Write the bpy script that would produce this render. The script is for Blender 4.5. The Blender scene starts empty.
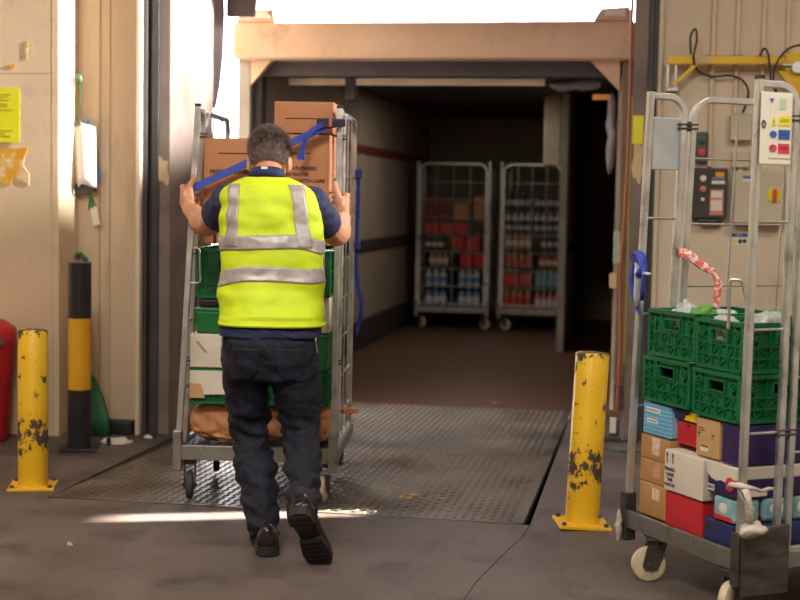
import bpy, bmesh, math, random
from mathutils import Vector, Matrix, noise, Euler
random.seed(7)
SC = bpy.context.scene
COL = SC.collection
PI = math.pi
def R(a): return math.radians(a)

# ------------------------------------------------------------------ colours and materials
def hx(h):
    h = h.lstrip('#')
    c = [int(h[i:i+2], 16)/255 for i in (0, 2, 4)]
    return tuple(((x+0.055)/1.055)**2.4 if x > 0.04045 else x/12.92 for x in c) + (1,)
def nd(nt, t, **kw):
    n = nt.nodes.new(t)
    for k, v in kw.items(): setattr(n, k, v)
    return n
def mat(name, c1, c2=None, rough=.6, metal=0, scale=6, detail=5, lo=.35, hi=.65, bump=0, bscale=40, trans=0, spec=.5, stretch=None,
        third=None, third_scale=3, third_lo=.58, third_hi=.7, rough2=None, alpha=1, sheen=0):
    """principled material: two colours mixed by noise, an optional third colour in blotches, optional noise bump"""
    m = bpy.data.materials.new(name); m.use_nodes = True
    nt = m.node_tree; b = nt.nodes['Principled BSDF']; L = nt.links.new
    b.inputs['Roughness'].default_value = rough; b.inputs['Metallic'].default_value = metal
    b.inputs['Specular IOR Level'].default_value = spec
    b.inputs['Transmission Weight'].default_value = trans
    b.inputs['Alpha'].default_value = alpha
    if sheen: b.inputs['Sheen Weight'].default_value = sheen
    b.inputs['Base Color'].default_value = hx(c1)
    tc = nd(nt, 'ShaderNodeTexCoord'); src = tc.outputs['Object']
    if stretch:
        mp = nd(nt, 'ShaderNodeMapping'); mp.inputs['Scale'].default_value = stretch
        L(src, mp.inputs['Vector']); src = mp.outputs[0]
    col = None
    if c2:
        n = nd(nt, 'ShaderNodeTexNoise'); n.inputs['Scale'].default_value = scale; n.inputs['Detail'].default_value = detail
        L(src, n.inputs['Vector'])
        r = nd(nt, 'ShaderNodeValToRGB')
        r.color_ramp.elements[0].position = lo; r.color_ramp.elements[0].color = hx(c1)
        r.color_ramp.elements[1].position = hi; r.color_ramp.elements[1].color = hx(c2)
        L(n.outputs['Fac'], r.inputs['Fac']); col = r.outputs[0]
        if rough2 is not None:
            mr = nd(nt, 'ShaderNodeMapRange'); mr.inputs['From Min'].default_value = lo; mr.inputs['From Max'].default_value = hi
            mr.inputs['To Min'].default_value = rough; mr.inputs['To Max'].default_value = rough2
            L(n.outputs['Fac'], mr.inputs['Value']); L(mr.outputs[0], b.inputs['Roughness'])
    if third:
        n3 = nd(nt, 'ShaderNodeTexNoise'); n3.inputs['Scale'].default_value = third_scale; n3.inputs['Detail'].default_value = 8
        n3.inputs['Roughness'].default_value = .62
        L(src, n3.inputs['Vector'])
        mr = nd(nt, 'ShaderNodeMapRange'); mr.inputs['From Min'].default_value = third_lo; mr.inputs['From Max'].default_value = third_hi
        L(n3.outputs['Fac'], mr.inputs['Value'])
        mx = nd(nt, 'ShaderNodeMix', data_type='RGBA'); L(mr.outputs[0], mx.inputs['Factor'])
        if col is not None: L(col, mx.inputs['A'])
        else: mx.inputs['A'].default_value = hx(c1)
        mx.inputs['B'].default_value = hx(third); col = mx.outputs['Result']
    if col is not None: L(col, b.inputs['Base Color'])
    if bump:
        nb = nd(nt, 'ShaderNodeTexNoise'); nb.inputs['Scale'].default_value = bscale; nb.inputs['Detail'].default_value = 6
        L(src, nb.inputs['Vector'])
        bp = nd(nt, 'ShaderNodeBump'); bp.inputs['Strength'].default_value = bump; bp.inputs['Distance'].default_value = .01
        L(nb.outputs['Fac'], bp.inputs['Height']); L(bp.outputs[0], b.inputs['Normal'])
    return m
def flat(name, c, rough=.6, metal=0, **kw): return mat(name, c, rough=rough, metal=metal, **kw)

M = {}
M['concrete'] = mat('concrete', '#51453f', '#685b56', rough=.5, rough2=.7, scale=2.2, detail=9, bump=.35, bscale=25, third='#3d332e', third_scale=3.3, third_lo=.52, third_hi=.72)
M['pit'] = mat('pit_concrete', '#2a2726', '#3a3532', rough=.9, scale=5)
M['tread'] = mat('tread_steel', '#71665b', '#8d8377', rough=.34, metal=.7, scale=3, rough2=.5, bump=.12, bscale=60, third='#54453a', third_scale=1.6, third_lo=.5, third_hi=.75)
M['wall'] = mat('painted_wall', '#cfb595', '#dac2a3', rough=.7, scale=1.5, detail=8, bump=.08, bscale=30, third='#b09375', third_scale=2.3, third_lo=.56, third_hi=.8)
M['wall_grimy'] = mat('grimy_wall', '#cbb193', '#d8c0a3', rough=.7, scale=1.2, detail=8, stretch=(3, 3, .5), bump=.06, third='#a98d69', third_scale=2.2, third_lo=.55, third_hi=.85)
M['wall_cool'] = mat('side_wall_paint', '#d9c6ae', '#e2d1ba', rough=.65, scale=1.4, detail=8, third='#b39c7a', third_scale=1.8, third_lo=.58, third_hi=.85)
M['ceiling'] = mat('ceiling_sheet', '#8f8a80', '#a19b90', rough=.8, scale=2)
M['seam'] = flat('panel_seam', '#bda27b', .9)
M['jamb'] = mat('jamb_steel', '#6f6058', '#83736a', rough=.6, scale=4, third='#4e423d', third_scale=5, third_lo=.6, third_hi=.75)
M['rail'] = mat('door_rail', '#3a3637', '#484345', rough=.5, scale=6)
M['wing'] = mat('shelter_wall', '#8a7266', '#9b8376', rough=.8, scale=3, detail=8, third='#6c5950', third_scale=2.5, third_lo=.5, third_hi=.75)
M['rubber'] = mat('shelter_rubber', '#4f4548', '#5d5256', rough=.7, scale=4)
M['outdoor'] = mat('yard_ground', '#9a958c', '#aaa59b', rough=.9, scale=.7)
M['galv'] = mat('galvanised_steel', '#c3c6c8', '#dcdedd', rough=.27, metal=.85, scale=9, detail=6, rough2=.46, third='#85837e', third_scale=7, third_lo=.58, third_hi=.8)
M['galv_dark'] = mat('worn_dark_steel', '#4d4a46', '#67635e', rough=.5, metal=.7, scale=9, detail=8, third='#37332f', third_scale=5, third_lo=.5, third_hi=.75, stretch=(1, 1, 3))
M['bar_steel'] = mat('scuffed_base_steel', '#8b8883', '#a3a09a', rough=.42, metal=.75, scale=9, detail=8, third='#524b44', third_scale=9, third_lo=.52, third_hi=.7)
M['wire'] = mat('zinc_wire', '#b9bab6', '#cfcfca', rough=.35, metal=.85, scale=12)
M['cap'] = flat('black_cap', '#26272c', .5)
M['nylon'] = mat('cream_nylon', '#c7b594', '#d6c7a8', rough=.5, scale=12, third='#93805f', third_scale=14, third_lo=.55, third_hi=.75)
M['tyre'] = mat('grey_tyre', '#2c2f36', '#3a3d44', rough=.65, scale=12)
M['crate'] = mat('green_crate', '#0b6238', '#0e6d3f', rough=.4, scale=8, third='#08502c', third_scale=6, third_lo=.55, third_hi=.8)
M['tote'] = mat('green_tote', '#176a33', '#1e763c', rough=.45, scale=7)
M['carton'] = mat('brown_card', '#bd8059', '#c78a62', rough=.78, scale=5, detail=7, bump=.05, bscale=70)
M['kraft'] = mat('kraft_card', '#b5854f', '#c0905a', rough=.75, scale=5, detail=7, bump=.05)
M['kraft_light'] = mat('light_kraft_card', '#c39a66', '#cda672', rough=.75, scale=5, detail=7)
M['white_card'] = mat('white_card', '#dacdbd', '#e3d8c9', rough=.7, scale=5, detail=7)
M['red_card'] = mat('red_card', '#c22730', '#cf3038', rough=.5, scale=5)
M['red_gloss'] = mat('dark_red_card', '#b81f2d', '#c52a36', rough=.4, scale=5)
M['purple'] = mat('purple_card', '#2f204f', '#38285c', rough=.45, scale=4)
M['yellow_print'] = flat('yellow_print', '#f0c913', .45)
M['navy_card'] = mat('navy_card', '#242c58', '#2c3565', rough=.5, scale=5)
M['red_print'] = flat('red_print', '#cf2a2c', .5)
M['sheet_plastic'] = mat('dusty_sheet', '#8d8690', '#9d96a0', rough=.4, scale=9, trans=.3)
M['notice_ink'] = flat('notice_ink', '#8c8620', .8)
M['lorry_post'] = mat('lorry_side_post', '#6f5b4b', '#7d6858', rough=.5, scale=4)
M['tape'] = mat('packing_tape', '#c9905f', '#dbab80', rough=.15, scale=20, spec=.8)
M['tape_shiny'] = mat('glossy_tape', '#d9b59a', '#f0e2d6', rough=.12, scale=45, spec=.9)
M['ink'] = flat('black_ink', '#3a2a20', .8)
M['ink_purple'] = flat('purple_ink', '#3b3358', .8)
M['paper'] = mat('white_paper', '#e8e4df', '#f0ede8', rough=.8, scale=6)
M['label'] = flat('label_white', '#e6dfcf', .6)
M['paper_bag'] = mat('brown_paper_bag', '#b97d52', '#c98f63', rough=.7, scale=6, bump=.4, bscale=14)
M['film'] = mat('plastic_film', '#cfd2cf', '#e2e4e2', rough=.2, scale=14, trans=.35, spec=.7, bump=.5, bscale=30)
M['leafy'] = mat('leafy_green', '#4f8a35', '#6ba548', rough=.6, scale=12)
M['strap'] = mat('blue_webbing', '#2b3f9e', '#3349ab', rough=.65, scale=60)
M['strap_dark'] = flat('dark_ratchet', '#332f45', .4, metal=.3)
M['brick_red'] = flat('orange_tab', '#c46a52', .6)
M['ribbon'] = mat('red_white_tape', '#dd6a5c', '#ecd6cd', rough=.35, scale=70, lo=.5, hi=.56)
M['rag'] = mat('white_wrap', '#b3a598', '#c9bcb0', rough=.6, scale=30, bump=.5, bscale=60)
M['red_bin'] = mat('red_plastic', '#b51a22', '#c4222a', rough=.42, scale=5)
M['grey_plastic'] = flat('grey_plastic', '#565a5d', .6)
M['black_paint'] = mat('black_paint', '#1b1b1f', '#26262a', rough=.4, scale=8, third='#3a3936', third_scale=9, third_lo=.66, third_hi=.75)
M['post_yellow'] = mat('post_yellow', '#e0a21b', '#e8ac24', rough=.45, scale=4, third='#8c6a1c', third_scale=8, third_lo=.64, third_hi=.78)
M['beam_yellow'] = mat('beam_yellow', '#e9b91c', '#f0c528', rough=.4, scale=5, third='#9c7a1a', third_scale=9, third_lo=.66, third_hi=.8)
M['shovel'] = mat('green_plastic', '#1f5a35', '#27683e', rough=.45, scale=6)
M['cable'] = flat('black_cable', '#22252a', .5)
M['orange_cable'] = flat('orange_cable', '#9a4f28', .5)
M['seal'] = flat('seal_strip', '#a59a34', .6)
M['dim_green'] = flat('reflector_green', '#a8b89a', .5)
M['box_grey'] = mat('enclosure_grey', '#c6b9a0', '#cfc3ab', rough=.55, scale=3)
M['box_black'] = mat('panel_black', '#35312f', '#403b38', rough=.5, scale=3)
M['conduit'] = mat('conduit_paint', '#d6c5ab', '#e0d0b8', rough=.5, scale=5)
M['sign_yellow'] = mat('sign_yellow', '#e8d81a', '#efe02a', rough=.5, scale=8)
M['notice'] = mat('notice_yellow', '#dcd413', '#e5de22', rough=.6, scale=5, third='#b5ab18', third_scale=6, third_lo=.6, third_hi=.8)
M['sticker_orange'] = mat('torn_orange', '#cf9427', '#dba640', rough=.8, scale=14, third='#d9c39c', third_scale=14, third_lo=.52, third_hi=.62)
M['sticker_pale'] = mat('worn_paper', '#c8a982', '#d8bd97', rough=.8, scale=14)
M['sign_blue'] = flat('sign_blue', '#2f62ac', .5)
M['sign_red'] = flat('sign_red', '#d8404a', .5)
M['sign_green'] = flat('sign_green', '#b7d1a8', .5)
M['plate'] = mat('grey_plate', '#a9b1b6', '#bcc3c7', rough=.4, metal=.5, scale=5)
M['truck_cream'] = mat('lorry_cream', '#cfae90', '#d9b99c', rough=.5, scale=3, third='#a5846a', third_scale=4, third_lo=.56, third_hi=.8)
M['truck_grey'] = mat('lorry_frame', '#8d8a83', '#9b978f', rough=.45, scale=4, metal=.2)
M['truck_wall'] = mat('lorry_lining', '#a3937f', '#b0a08c', rough=.6, scale=1.6, third='#85765f', third_scale=2, third_lo=.55, third_hi=.8)
M['truck_dark'] = mat('lorry_dark_trim', '#342f33', '#40393d', rough=.6, scale=4)
M['truck_red'] = mat('lorry_red_rail', '#6d2c31', '#7a3338', rough=.5, scale=4)
M['truck_floor'] = mat('lorry_floor', '#5b3d2c', '#70503b', rough=.5, scale=2, detail=8, stretch=(9, .7, 1), third='#452f24', third_scale=2, third_lo=.52, third_hi=.75)
M['lens'] = mat('lamp_lens', '#e9d9c0', '#f2e6d2', rough=.25, scale=9)
M['lens_orange'] = flat('orange_lens', '#d9924a', .3)
# man
M['skin'] = mat('skin', '#c08566', '#cc9374', rough=.5, scale=14, detail=6, bump=.06, bscale=60)
M['hair'] = mat('short_brown_hair', '#5a4740', '#83706a', rough=.6, scale=55)
M['navy_shirt'] = mat('navy_polo', '#1c2347', '#232b52', rough=.75, scale=30, bump=.1, bscale=200)
M['hivis'] = mat('hi_vis_yellow', '#c9e012', '#d3e81c', rough=.62, scale=9, bump=.12, bscale=18)
M['reflective'] = mat('reflective_tape', '#a39a97', '#b3aaa7', rough=.42, metal=.2, scale=40, bump=.15, bscale=20)
M['denim'] = mat('dark_denim', '#080a18', '#10152a', rough=.8, scale=14, detail=8, bump=.25, bscale=90)
M['leather'] = mat('black_leather', '#19161a', '#26211f', rough=.24, scale=10, third='#3d3029', third_scale=6, third_lo=.55, third_hi=.75)
M['sole'] = mat('shoe_sole', '#211d1c', '#2b2725', rough=.7, scale=20, bump=.5, bscale=50)
M['eye'] = flat('eye_white', '#e9e4de', .2)
M['lip'] = flat('lip', '#a8685c', .5)
M['zip'] = flat('zip_metal', '#b7b8bb', .3, metal=.9)
# bottles
for k, a, b in (('b_blue', '#3f6fae', '#86a9cf'), ('b_red', '#b8322e', '#cf5148'), ('b_white', '#d9cfc7', '#e7dfd8'), ('b_orange', '#b96536', '#c97a4b'),
                ('b_cyan', '#77a7b0', '#9dc2c8'), ('b_tan', '#b08a58', '#bd9a6b'), ('b_dark', '#4d3d4a', '#5f4d5b'), ('b_pink', '#c9786a', '#d58d80'), ('b_clear', '#b8bdc0', '#ced2d4')):
    M[k] = mat(k + '_plastic', a, b, rough=.35, scale=20)

def chipped_paint():
    m = bpy.data.materials.new('chipped_yellow_paint'); m.use_nodes = True
    nt = m.node_tree; b = nt.nodes['Principled BSDF']; L = nt.links.new
    tc = nd(nt, 'ShaderNodeTexCoord'); sx = nd(nt, 'ShaderNodeSeparateXYZ'); L(tc.outputs['Object'], sx.inputs[0])
    n1 = nd(nt, 'ShaderNodeTexNoise'); n1.inputs['Scale'].default_value = 14; n1.inputs['Detail'].default_value = 8; n1.inputs['Roughness'].default_value = .7
    mp = nd(nt, 'ShaderNodeMapping'); mp.inputs['Scale'].default_value = (1, 1, .8); L(tc.outputs['Object'], mp.inputs[0]); L(mp.outputs[0], n1.inputs['Vector'])
    cr = nd(nt, 'ShaderNodeValToRGB'); L(sx.outputs['Z'], cr.inputs['Fac'])          # how easily the paint is knocked off at each height
    e = cr.color_ramp.elements; e[0].position = 0; e[0].color = (.02, .02, .02, 1); e[1].position = 1; e[1].color = (.1, .1, .1, 1)
    for p, v in ((.1, .03), (.17, .1), (.215, .14), (.225, .19), (.265, .19), (.275, .12), (.38, .09), (.44, .03), (.6, .03), (.7, .075), (.73, .2)):
        q = e.new(p); q.color = (v, v, v, 1)
    ad = nd(nt, 'ShaderNodeMath', operation='ADD'); L(n1.outputs['Fac'], ad.inputs[0]); L(cr.outputs[0], ad.inputs[1])
    st = nd(nt, 'ShaderNodeMapRange'); st.inputs['From Min'].default_value = .645; st.inputs['From Max'].default_value = .67; L(ad.outputs[0], st.inputs['Value'])
    n2 = nd(nt, 'ShaderNodeTexNoise'); n2.inputs['Scale'].default_value = 5; n2.inputs['Detail'].default_value = 6; L(tc.outputs['Object'], n2.inputs['Vector'])
    yr = nd(nt, 'ShaderNodeValToRGB'); yr.color_ramp.elements[0].position = .35; yr.color_ramp.elements[0].color = hx('#e8b01a')
    yr.color_ramp.elements[1].position = .7; yr.color_ramp.elements[1].color = hx('#f2c42c'); L(n2.outputs['Fac'], yr.inputs['Fac'])
    mx = nd(nt, 'ShaderNodeMix', data_type='RGBA'); L(st.outputs[0], mx.inputs['Factor']); L(yr.outputs[0], mx.inputs['A']); mx.inputs['B'].default_value = hx('#4a4030')
    L(mx.outputs['Result'], b.inputs['Base Color'])
    rr = nd(nt, 'ShaderNodeMapRange'); rr.inputs['To Min'].default_value = .4; rr.inputs['To Max'].default_value = .8; L(st.outputs[0], rr.inputs['Value']); L(rr.outputs[0], b.inputs['Roughness'])
    bp = nd(nt, 'ShaderNodeBump', invert=True); bp.inputs['Strength'].default_value = .5; bp.inputs['Distance'].default_value = .003
    L(st.outputs[0], bp.inputs['Height']); L(bp.outputs[0], b.inputs['Normal'])
    return m
M['chipped'] = chipped_paint()
def dotted_blue():
    m = bpy.data.materials.new('blue_dotted_card'); m.use_nodes = True
    nt = m.node_tree; b = nt.nodes['Principled BSDF']; L = nt.links.new
    b.inputs['Roughness'].default_value = .5
    tc = nd(nt, 'ShaderNodeTexCoord'); mp = nd(nt, 'ShaderNodeMapping'); mp.inputs['Rotation'].default_value = (0, R(45), 0); mp.inputs['Scale'].default_value = (95, 95, 95)
    L(tc.outputs['Object'], mp.inputs[0])
    v = nd(nt, 'ShaderNodeTexChecker'); v.inputs['Scale'].default_value = 1
    sx = nd(nt, 'ShaderNodeSeparateXYZ'); cx = nd(nt, 'ShaderNodeCombineXYZ'); L(mp.outputs[0], sx.inputs[0]); L(sx.outputs['X'], cx.inputs['X']); L(sx.outputs['Z'], cx.inputs['Y'])
    L(cx.outputs[0], v.inputs['Vector'])
    v.inputs['Color1'].default_value = hx('#4a9ccb'); v.inputs['Color2'].default_value = hx('#8cc4df')
    L(v.outputs['Color'], b.inputs['Base Color'])
    return m
M['blue_card'] = dotted_blue()

# ------------------------------------------------------------------ mesh building
class MB:
    def __init__(s): s.v = []; s.f = []; s.m = Matrix.Identity(4)
    def add(s, vs, fs):
        b = len(s.v); s.v += [tuple(s.m @ Vector(p)) for p in vs]; s.f += [tuple(b+i for i in f) for f in fs]; return s
    def box(s, lo, hi, mtx=None):
        x0, y0, z0 = lo; x1, y1, z1 = hi
        vs = [(x0,y0,z0),(x1,y0,z0),(x1,y1,z0),(x0,y1,z0),(x0,y0,z1),(x1,y0,z1),(x1,y1,z1),(x0,y1,z1)]
        if mtx: vs = [mtx @ Vector(p) for p in vs]
        return s.add(vs, [(0,3,2,1),(4,5,6,7),(0,1,5,4),(1,2,6,5),(2,3,7,6),(3,0,4,7)])
    def cbox(s, c, size, mtx=None):
        return s.box([c[i]-size[i]/2 for i in range(3)], [c[i]+size[i]/2 for i in range(3)], mtx)
    def loft(s, rings, cap=True, closed=False):
        n = len(rings[0]); vs = [p for r in rings for p in r]; fs = []
        k = len(rings)
        for i in range(k if closed else k-1):
            a, b = i*n, ((i+1) % k)*n
            for j in range(n): fs.append((a+j, a+(j+1) % n, b+(j+1) % n, b+j))
        if cap and not closed: fs.append(tuple(range(n-1, -1, -1))); fs.append(tuple((k-1)*n+j for j in range(n)))
        return s.add(vs, fs)
    def tube(s, path, r, n=10, cap=True, closed=False, w=None, h=None, up=None):
        """round tube (r one radius or one per point), or a w x h rectangular one along a path"""
        P = [Vector(p) for p in path]; k = len(P); rings = []
        prev = None
        for i in range(k):
            t = (P[(i+1) % k]-P[i-1]) if closed else (P[min(i+1, k-1)]-P[max(i-1, 0)])
            t.normalize()
            if prev is None:
                u = Vector(up) if up else (Vector((0, 0, 1)) if abs(t.z) < .9 else Vector((1, 0, 0)))
            else: u = prev
            u = u - t*u.dot(t)
            if u.length < 1e-6: u = t.orthogonal()
            u.normalize(); prev = u; vv = t.cross(u)
            sc = 1
            if 0 < i < k-1 or closed:
                a, b2 = (P[i]-P[i-1]).normalized(), (P[(i+1) % k]-P[i]).normalized()
                sc = 1/max(.5, math.sqrt(max(0, (1+a.dot(b2))/2)))
            if w:
                rings.append([P[i]+u*(su*h/2)*1.0+vv*(sv*w/2) for su, sv in ((-1,-1),(-1,1),(1,1),(1,-1))])
            else:
                rr = r[i] if isinstance(r, (list, tuple)) else r
                rings.append([P[i]+(u*math.cos(2*PI*j/n)+vv*math.sin(2*PI*j/n))*rr for j in range(n)])
        return s.loft(rings, cap, closed)
    def lathe(s, prof, c=(0, 0, 0), n=24, axis='z'):
        rings = []
        for r, z in prof:
            ring = []
            for j in range(n):
                a = 2*PI*j/n; x, y = r*math.cos(a), r*math.sin(a)
                ring.append({'z': (c[0]+x, c[1]+y, c[2]+z), 'x': (c[0]+z, c[1]+x, c[2]+y), 'y': (c[0]+y, c[1]+z, c[2]+x)}[axis])
            rings.append(ring)
        return s.loft(rings)
    def ell(s, c, r, n=16, k=10, mtx=None):
        rings = []
        for i in range(k+1):
            t = PI*i/k; z = -math.cos(t); q = max(math.sin(t), .001)
            rings.append([Vector((r[0]*q*math.cos(2*PI*j/n), r[1]*q*math.sin(2*PI*j/n), r[2]*z)) for j in range(n)])
        if mtx is not None: rings = [[mtx @ p for p in g] for g in rings]
        return s.loft([[p+Vector(c) for p in g] for g in rings])
    def prism(s, pts, y0, y1, plane='xz'):
        """extrude a 2D outline: plane xz along y, xy along z, yz along x"""
        def q(p, t): return {'xz': (p[0], t, p[1]), 'xy': (p[0], p[1], t), 'yz': (t, p[0], p[1])}[plane]
        return s.loft([[q(p, y0) for p in pts], [q(p, y1) for p in pts]])
    def build(s, name, m, parent=None, smooth=False, bevel=0, seg=2, loc=None):
        me = bpy.data.meshes.new(name); me.from_pydata([tuple(p) for p in s.v], [], s.f)
        bm = bmesh.new(); bm.from_mesh(me); bmesh.ops.recalc_face_normals(bm, faces=bm.faces); bm.to_mesh(me); bm.free()
        return link(name, me, m, parent, smooth, bevel, seg, loc)
def link(name, me, m, parent=None, smooth=False, bevel=0, seg=2, loc=None):
    o = bpy.data.objects.new(name, me); COL.objects.link(o)
    for q in (m if isinstance(m, (list, tuple)) else [m]): me.materials.append(M[q] if isinstance(q, str) else q)
    if smooth:
        me.polygons.foreach_set('use_smooth', [True]*len(me.polygons))
        if smooth != 'all':
            me.set_sharp_from_angle(angle=R(40))
    if bevel:
        b = o.modifiers.new('bevel', 'BEVEL'); b.width = bevel; b.segments = seg; b.limit_method = 'ANGLE'; b.angle_limit = R(40)
    if loc: o.location = loc
    if parent is not None: o.parent = parent
    return o
def tag(o, label=None, cat=None, group=None, kind=None):
    for k, v in (('label', label), ('category', cat), ('group', group), ('kind', kind)):
        if v: o[k] = v
    return o
def thing(name, label, cat, loc=(0, 0, 0), rz=0, group=None):
    o = bpy.data.objects.new(name, None); COL.objects.link(o); o.empty_display_size = .05
    o.location = loc; o.rotation_euler = (0, 0, rz)
    return tag(o, label, cat, group)
def struct(name, mb, m, **kw):
    return tag(mb.build(name, m, **kw), kind='structure')
def dup(root, loc, rz, label, group=None):
    r = root.copy(); COL.objects.link(r); r.location = loc; r.rotation_euler = (0, 0, rz); r['label'] = label
    if group: r['group'] = group
    for ch in list(root.children):
        c = ch.copy(); COL.objects.link(c); c.parent = r
        for g in ch.children:
            d = g.copy(); COL.objects.link(d); d.parent = c
    return r
def fillet(pts, r, n=6):
    P = [Vector(p) for p in pts]; out = [P[0]]
    for i in range(1, len(P)-1):
        a, b = (P[i-1]-P[i]), (P[i+1]-P[i]); la, lb = a.length, b.length; a.normalize(); b.normalize()
        half = a.angle(b)/2
        d = min(r/math.tan(half), la*.49, lb*.49); rr = d*math.tan(half)
        c = P[i]+(a+b).normalized()*(rr/math.sin(half))
        p0, p1 = P[i]+a*d, P[i]+b*d
        for k in range(n+1):
            t = k/n; v = (p0-c).lerp(p1-c, t).normalized()*rr; out.append(c+v)
    out.append(P[-1]); return out
def text(name, body, size, m, parent, loc, rot=(R(90), 0, 0), align='LEFT', bold=0):
    cu = bpy.data.curves.new(name, 'FONT'); cu.body = body; cu.size = size; cu.extrude = .0004; cu.align_x = align; cu.align_y = 'CENTER'
    cu.offset = bold; cu.resolution_u = 2
    t = bpy.data.objects.new('tmp', cu); COL.objects.link(t)
    dg = bpy.context.evaluated_depsgraph_get(); dg.update()
    me = bpy.data.meshes.new_from_object(t.evaluated_get(dg)); bpy.data.objects.remove(t); bpy.data.curves.remove(cu)
    me.materials.clear()
    o = link(name, me, m, parent); o.location = loc; o.rotation_euler = rot
    return o
def fbm(p, s, o=3):
    v, a = 0, 1
    for _ in range(o): v += a*noise.noise(Vector(p)*s); s *= 2.1; a *= .5
    return v
EXPOSURE = 0.0
SKY = 11.0
SUN = 90.0
EY0, EY1, EZ0, EZ1 = 7.70, 7.90, 2.48, 3.07
# ceiling lamps and an added lorry fill: place, target, length, width, power
LAMPS = [((-1.2, 1.0, 4.35), (-1.2, 1.0, 0), 1.2, 2.4, 275), ((1.8, 3.6, 4.35), (1.8, 3.6, 0), 1.8, 1.2, 105), ((-3.6, 4.0, 4.35), (-3.6, 4.2, 0), 1.8, 1.2, 58),
         ((-1.6, 13.2, 2.36), (-1.6, 13.2, 0), .15, 1.2, 12)]  # this one is added under the lorry roof to brighten the bay
SPOTS = [((2.6, 6.9, 4.2), (-3.1, 7.55, 2.6), 10000, 24, .45), ((3.2, 6.9, 3.4), (-1.2, 5.9, 1.55), 1500, 15, .6)]  # added unseen spots, standing in for sunlight from the right
# ------------------------------------------------------------------ camera, sky, lights
cam = bpy.data.cameras.new('camera'); co = bpy.data.objects.new('camera', cam); COL.objects.link(co)
yaw, pit, rol = R(10), R(4.09), R(1.0)
f0 = Vector((-math.sin(yaw), math.cos(yaw), 0)); r0 = Vector((math.cos(yaw), math.sin(yaw), 0)); z0 = Vector((0, 0, 1))
fw = f0*math.cos(pit)-z0*math.sin(pit); up = f0*math.sin(pit)+z0*math.cos(pit)
rr_ = r0*math.cos(rol)+up*math.sin(rol); uu_ = -r0*math.sin(rol)+up*math.cos(rol)
mw = Matrix((rr_, uu_, -fw)).transposed().to_4x4(); mw.translation = (0, 0, 1.36)
co.matrix_world = mw
cam.sensor_width = 36; cam.lens = 63; cam.clip_end = 300
cam.dof.use_dof = True; cam.dof.focus_distance = 5.45; cam.dof.aperture_fstop = 2.6
SC.camera = co
SC.view_settings.view_transform = 'Standard'; SC.view_settings.look = 'None'
SC.view_settings.exposure = EXPOSURE; SC.view_settings.gamma = 1; SC.view_settings.use_curve_mapping = False
SC.cycles.use_denoising = True
SC.cycles.max_bounces = 8; SC.cycles.diffuse_bounces = 4; SC.cycles.glossy_bounces = 4; SC.cycles.transmission_bounces = 6
SC.cycles.sample_clamp_indirect = 6; SC.cycles.caustics_reflective = False; SC.cycles.caustics_refractive = False
w = bpy.data.worlds.new('overcast_sky'); SC.world = w; w.use_nodes = True
bg = w.node_tree.nodes['Background']; bg.inputs[0].default_value = hx('#f4f6ff'); bg.inputs[1].default_value = SKY
SD = Vector((.94, .34, .45)).normalized()
sl = bpy.data.lights.new('sun', 'SUN'); sl.energy = SUN; sl.angle = R(.6); sl.color = (1, .93, .82)
so = bpy.data.objects.new('sun', sl); COL.objects.link(so); so.rotation_euler = SD.to_track_quat('Z', 'Y').to_euler()
def area(name, loc, target, size, energy, color=(1, 1, 1), sy=None):
    l = bpy.data.lights.new(name, 'AREA'); l.energy = energy; l.color = color; l.shape = 'RECTANGLE'; l.size = size; l.size_y = sy or size
    o = bpy.data.objects.new(name, l); COL.objects.link(o); o.location = loc
    o.rotation_euler = (Vector(loc)-Vector(target)).to_track_quat('Z', 'Y').to_euler(); return o
for i, (loc, tgt, sx, sy, e) in enumerate(LAMPS):
    area('ceiling_and_fill_lamp', loc, tgt, sx, e, (1, .93, .83), sy)
for loc, tgt, e, ang, bl in SPOTS:
    l = bpy.data.lights.new('added_sun_spot', 'SPOT'); l.energy = e; l.spot_size = R(ang); l.spot_blend = bl; l.shadow_soft_size = .06; l.color = (1, .97, .93)
    o = bpy.data.objects.new('added_sun_spot', l); COL.objects.link(o); o.location = loc
    o.rotation_euler = (Vector(loc)-Vector(tgt)).to_track_quat('Z', 'Y').to_euler()

# ------------------------------------------------------------------ the setting
XL, XR = -2.66, -.11            # door opening
PX0, PX1, PY0, PY1 = -2.62, -.455, 5.84, 9.3   # leveller pit
struct('floor', MB().box((-6, -4, -.5), (4, PY0, 0)).box((-6, PY0, -.5), (PX0, 9.3, 0)).box((PX1, PY0, -.5), (4, 9.3, 0)), 'concrete')
struct('floor_pit', MB().box((PX0, PY0, -.55), (PX1, PY1, -.5)).box((PX0, 9.2, -.5), (PX1, 9.3, -.11)), 'pit')
struct('ground_outside', MB().box((-60, 9.3, -1.25), (60, 120, -1.15)), 'outdoor')
struct('ceiling', MB().box((-6.2, -4.2, 4.5), (4.2, 8.6, 4.7)), 'ceiling')
struct('wall_back', MB().box((-6.2, -4.2, 0), (4.2, -4, 4.5)), 'wall_cool')
struct('wall_west', MB().box((-6.2, -4, 0), (-6, 8, 4.5)), 'wall')
b = MB(); b.box((4, -4, 0), (4.2, EY0, 4.5)); b.box((4, EY1, 0), (4.2, 8.6, 4.5)); b.box((4, EY0, 0), (4.2, EY1, EZ0)); b.box((4, EY0, EZ1), (4.2, EY1, 4.5)); struct('wall_east', b, 'wall_cool')   # with a narrow high opening that lets the sun in
struct('wall_left', MB().box((-6, 7.33, 0), (-3.222, 7.9, 4.5)), 'wall', bevel=.006)
struct('wall_recess', MB().box((-3.222, 7.6, 0), (-2.84, 7.9, 4.5)), 'wall_grimy')
b = MB(); b.box((-5, 7.3293, 2.02), (-3.25, 7.331, 2.025)); b.box((-3.262, 7.3293, 0), (-3.258, 7.331, 4.4))
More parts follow.
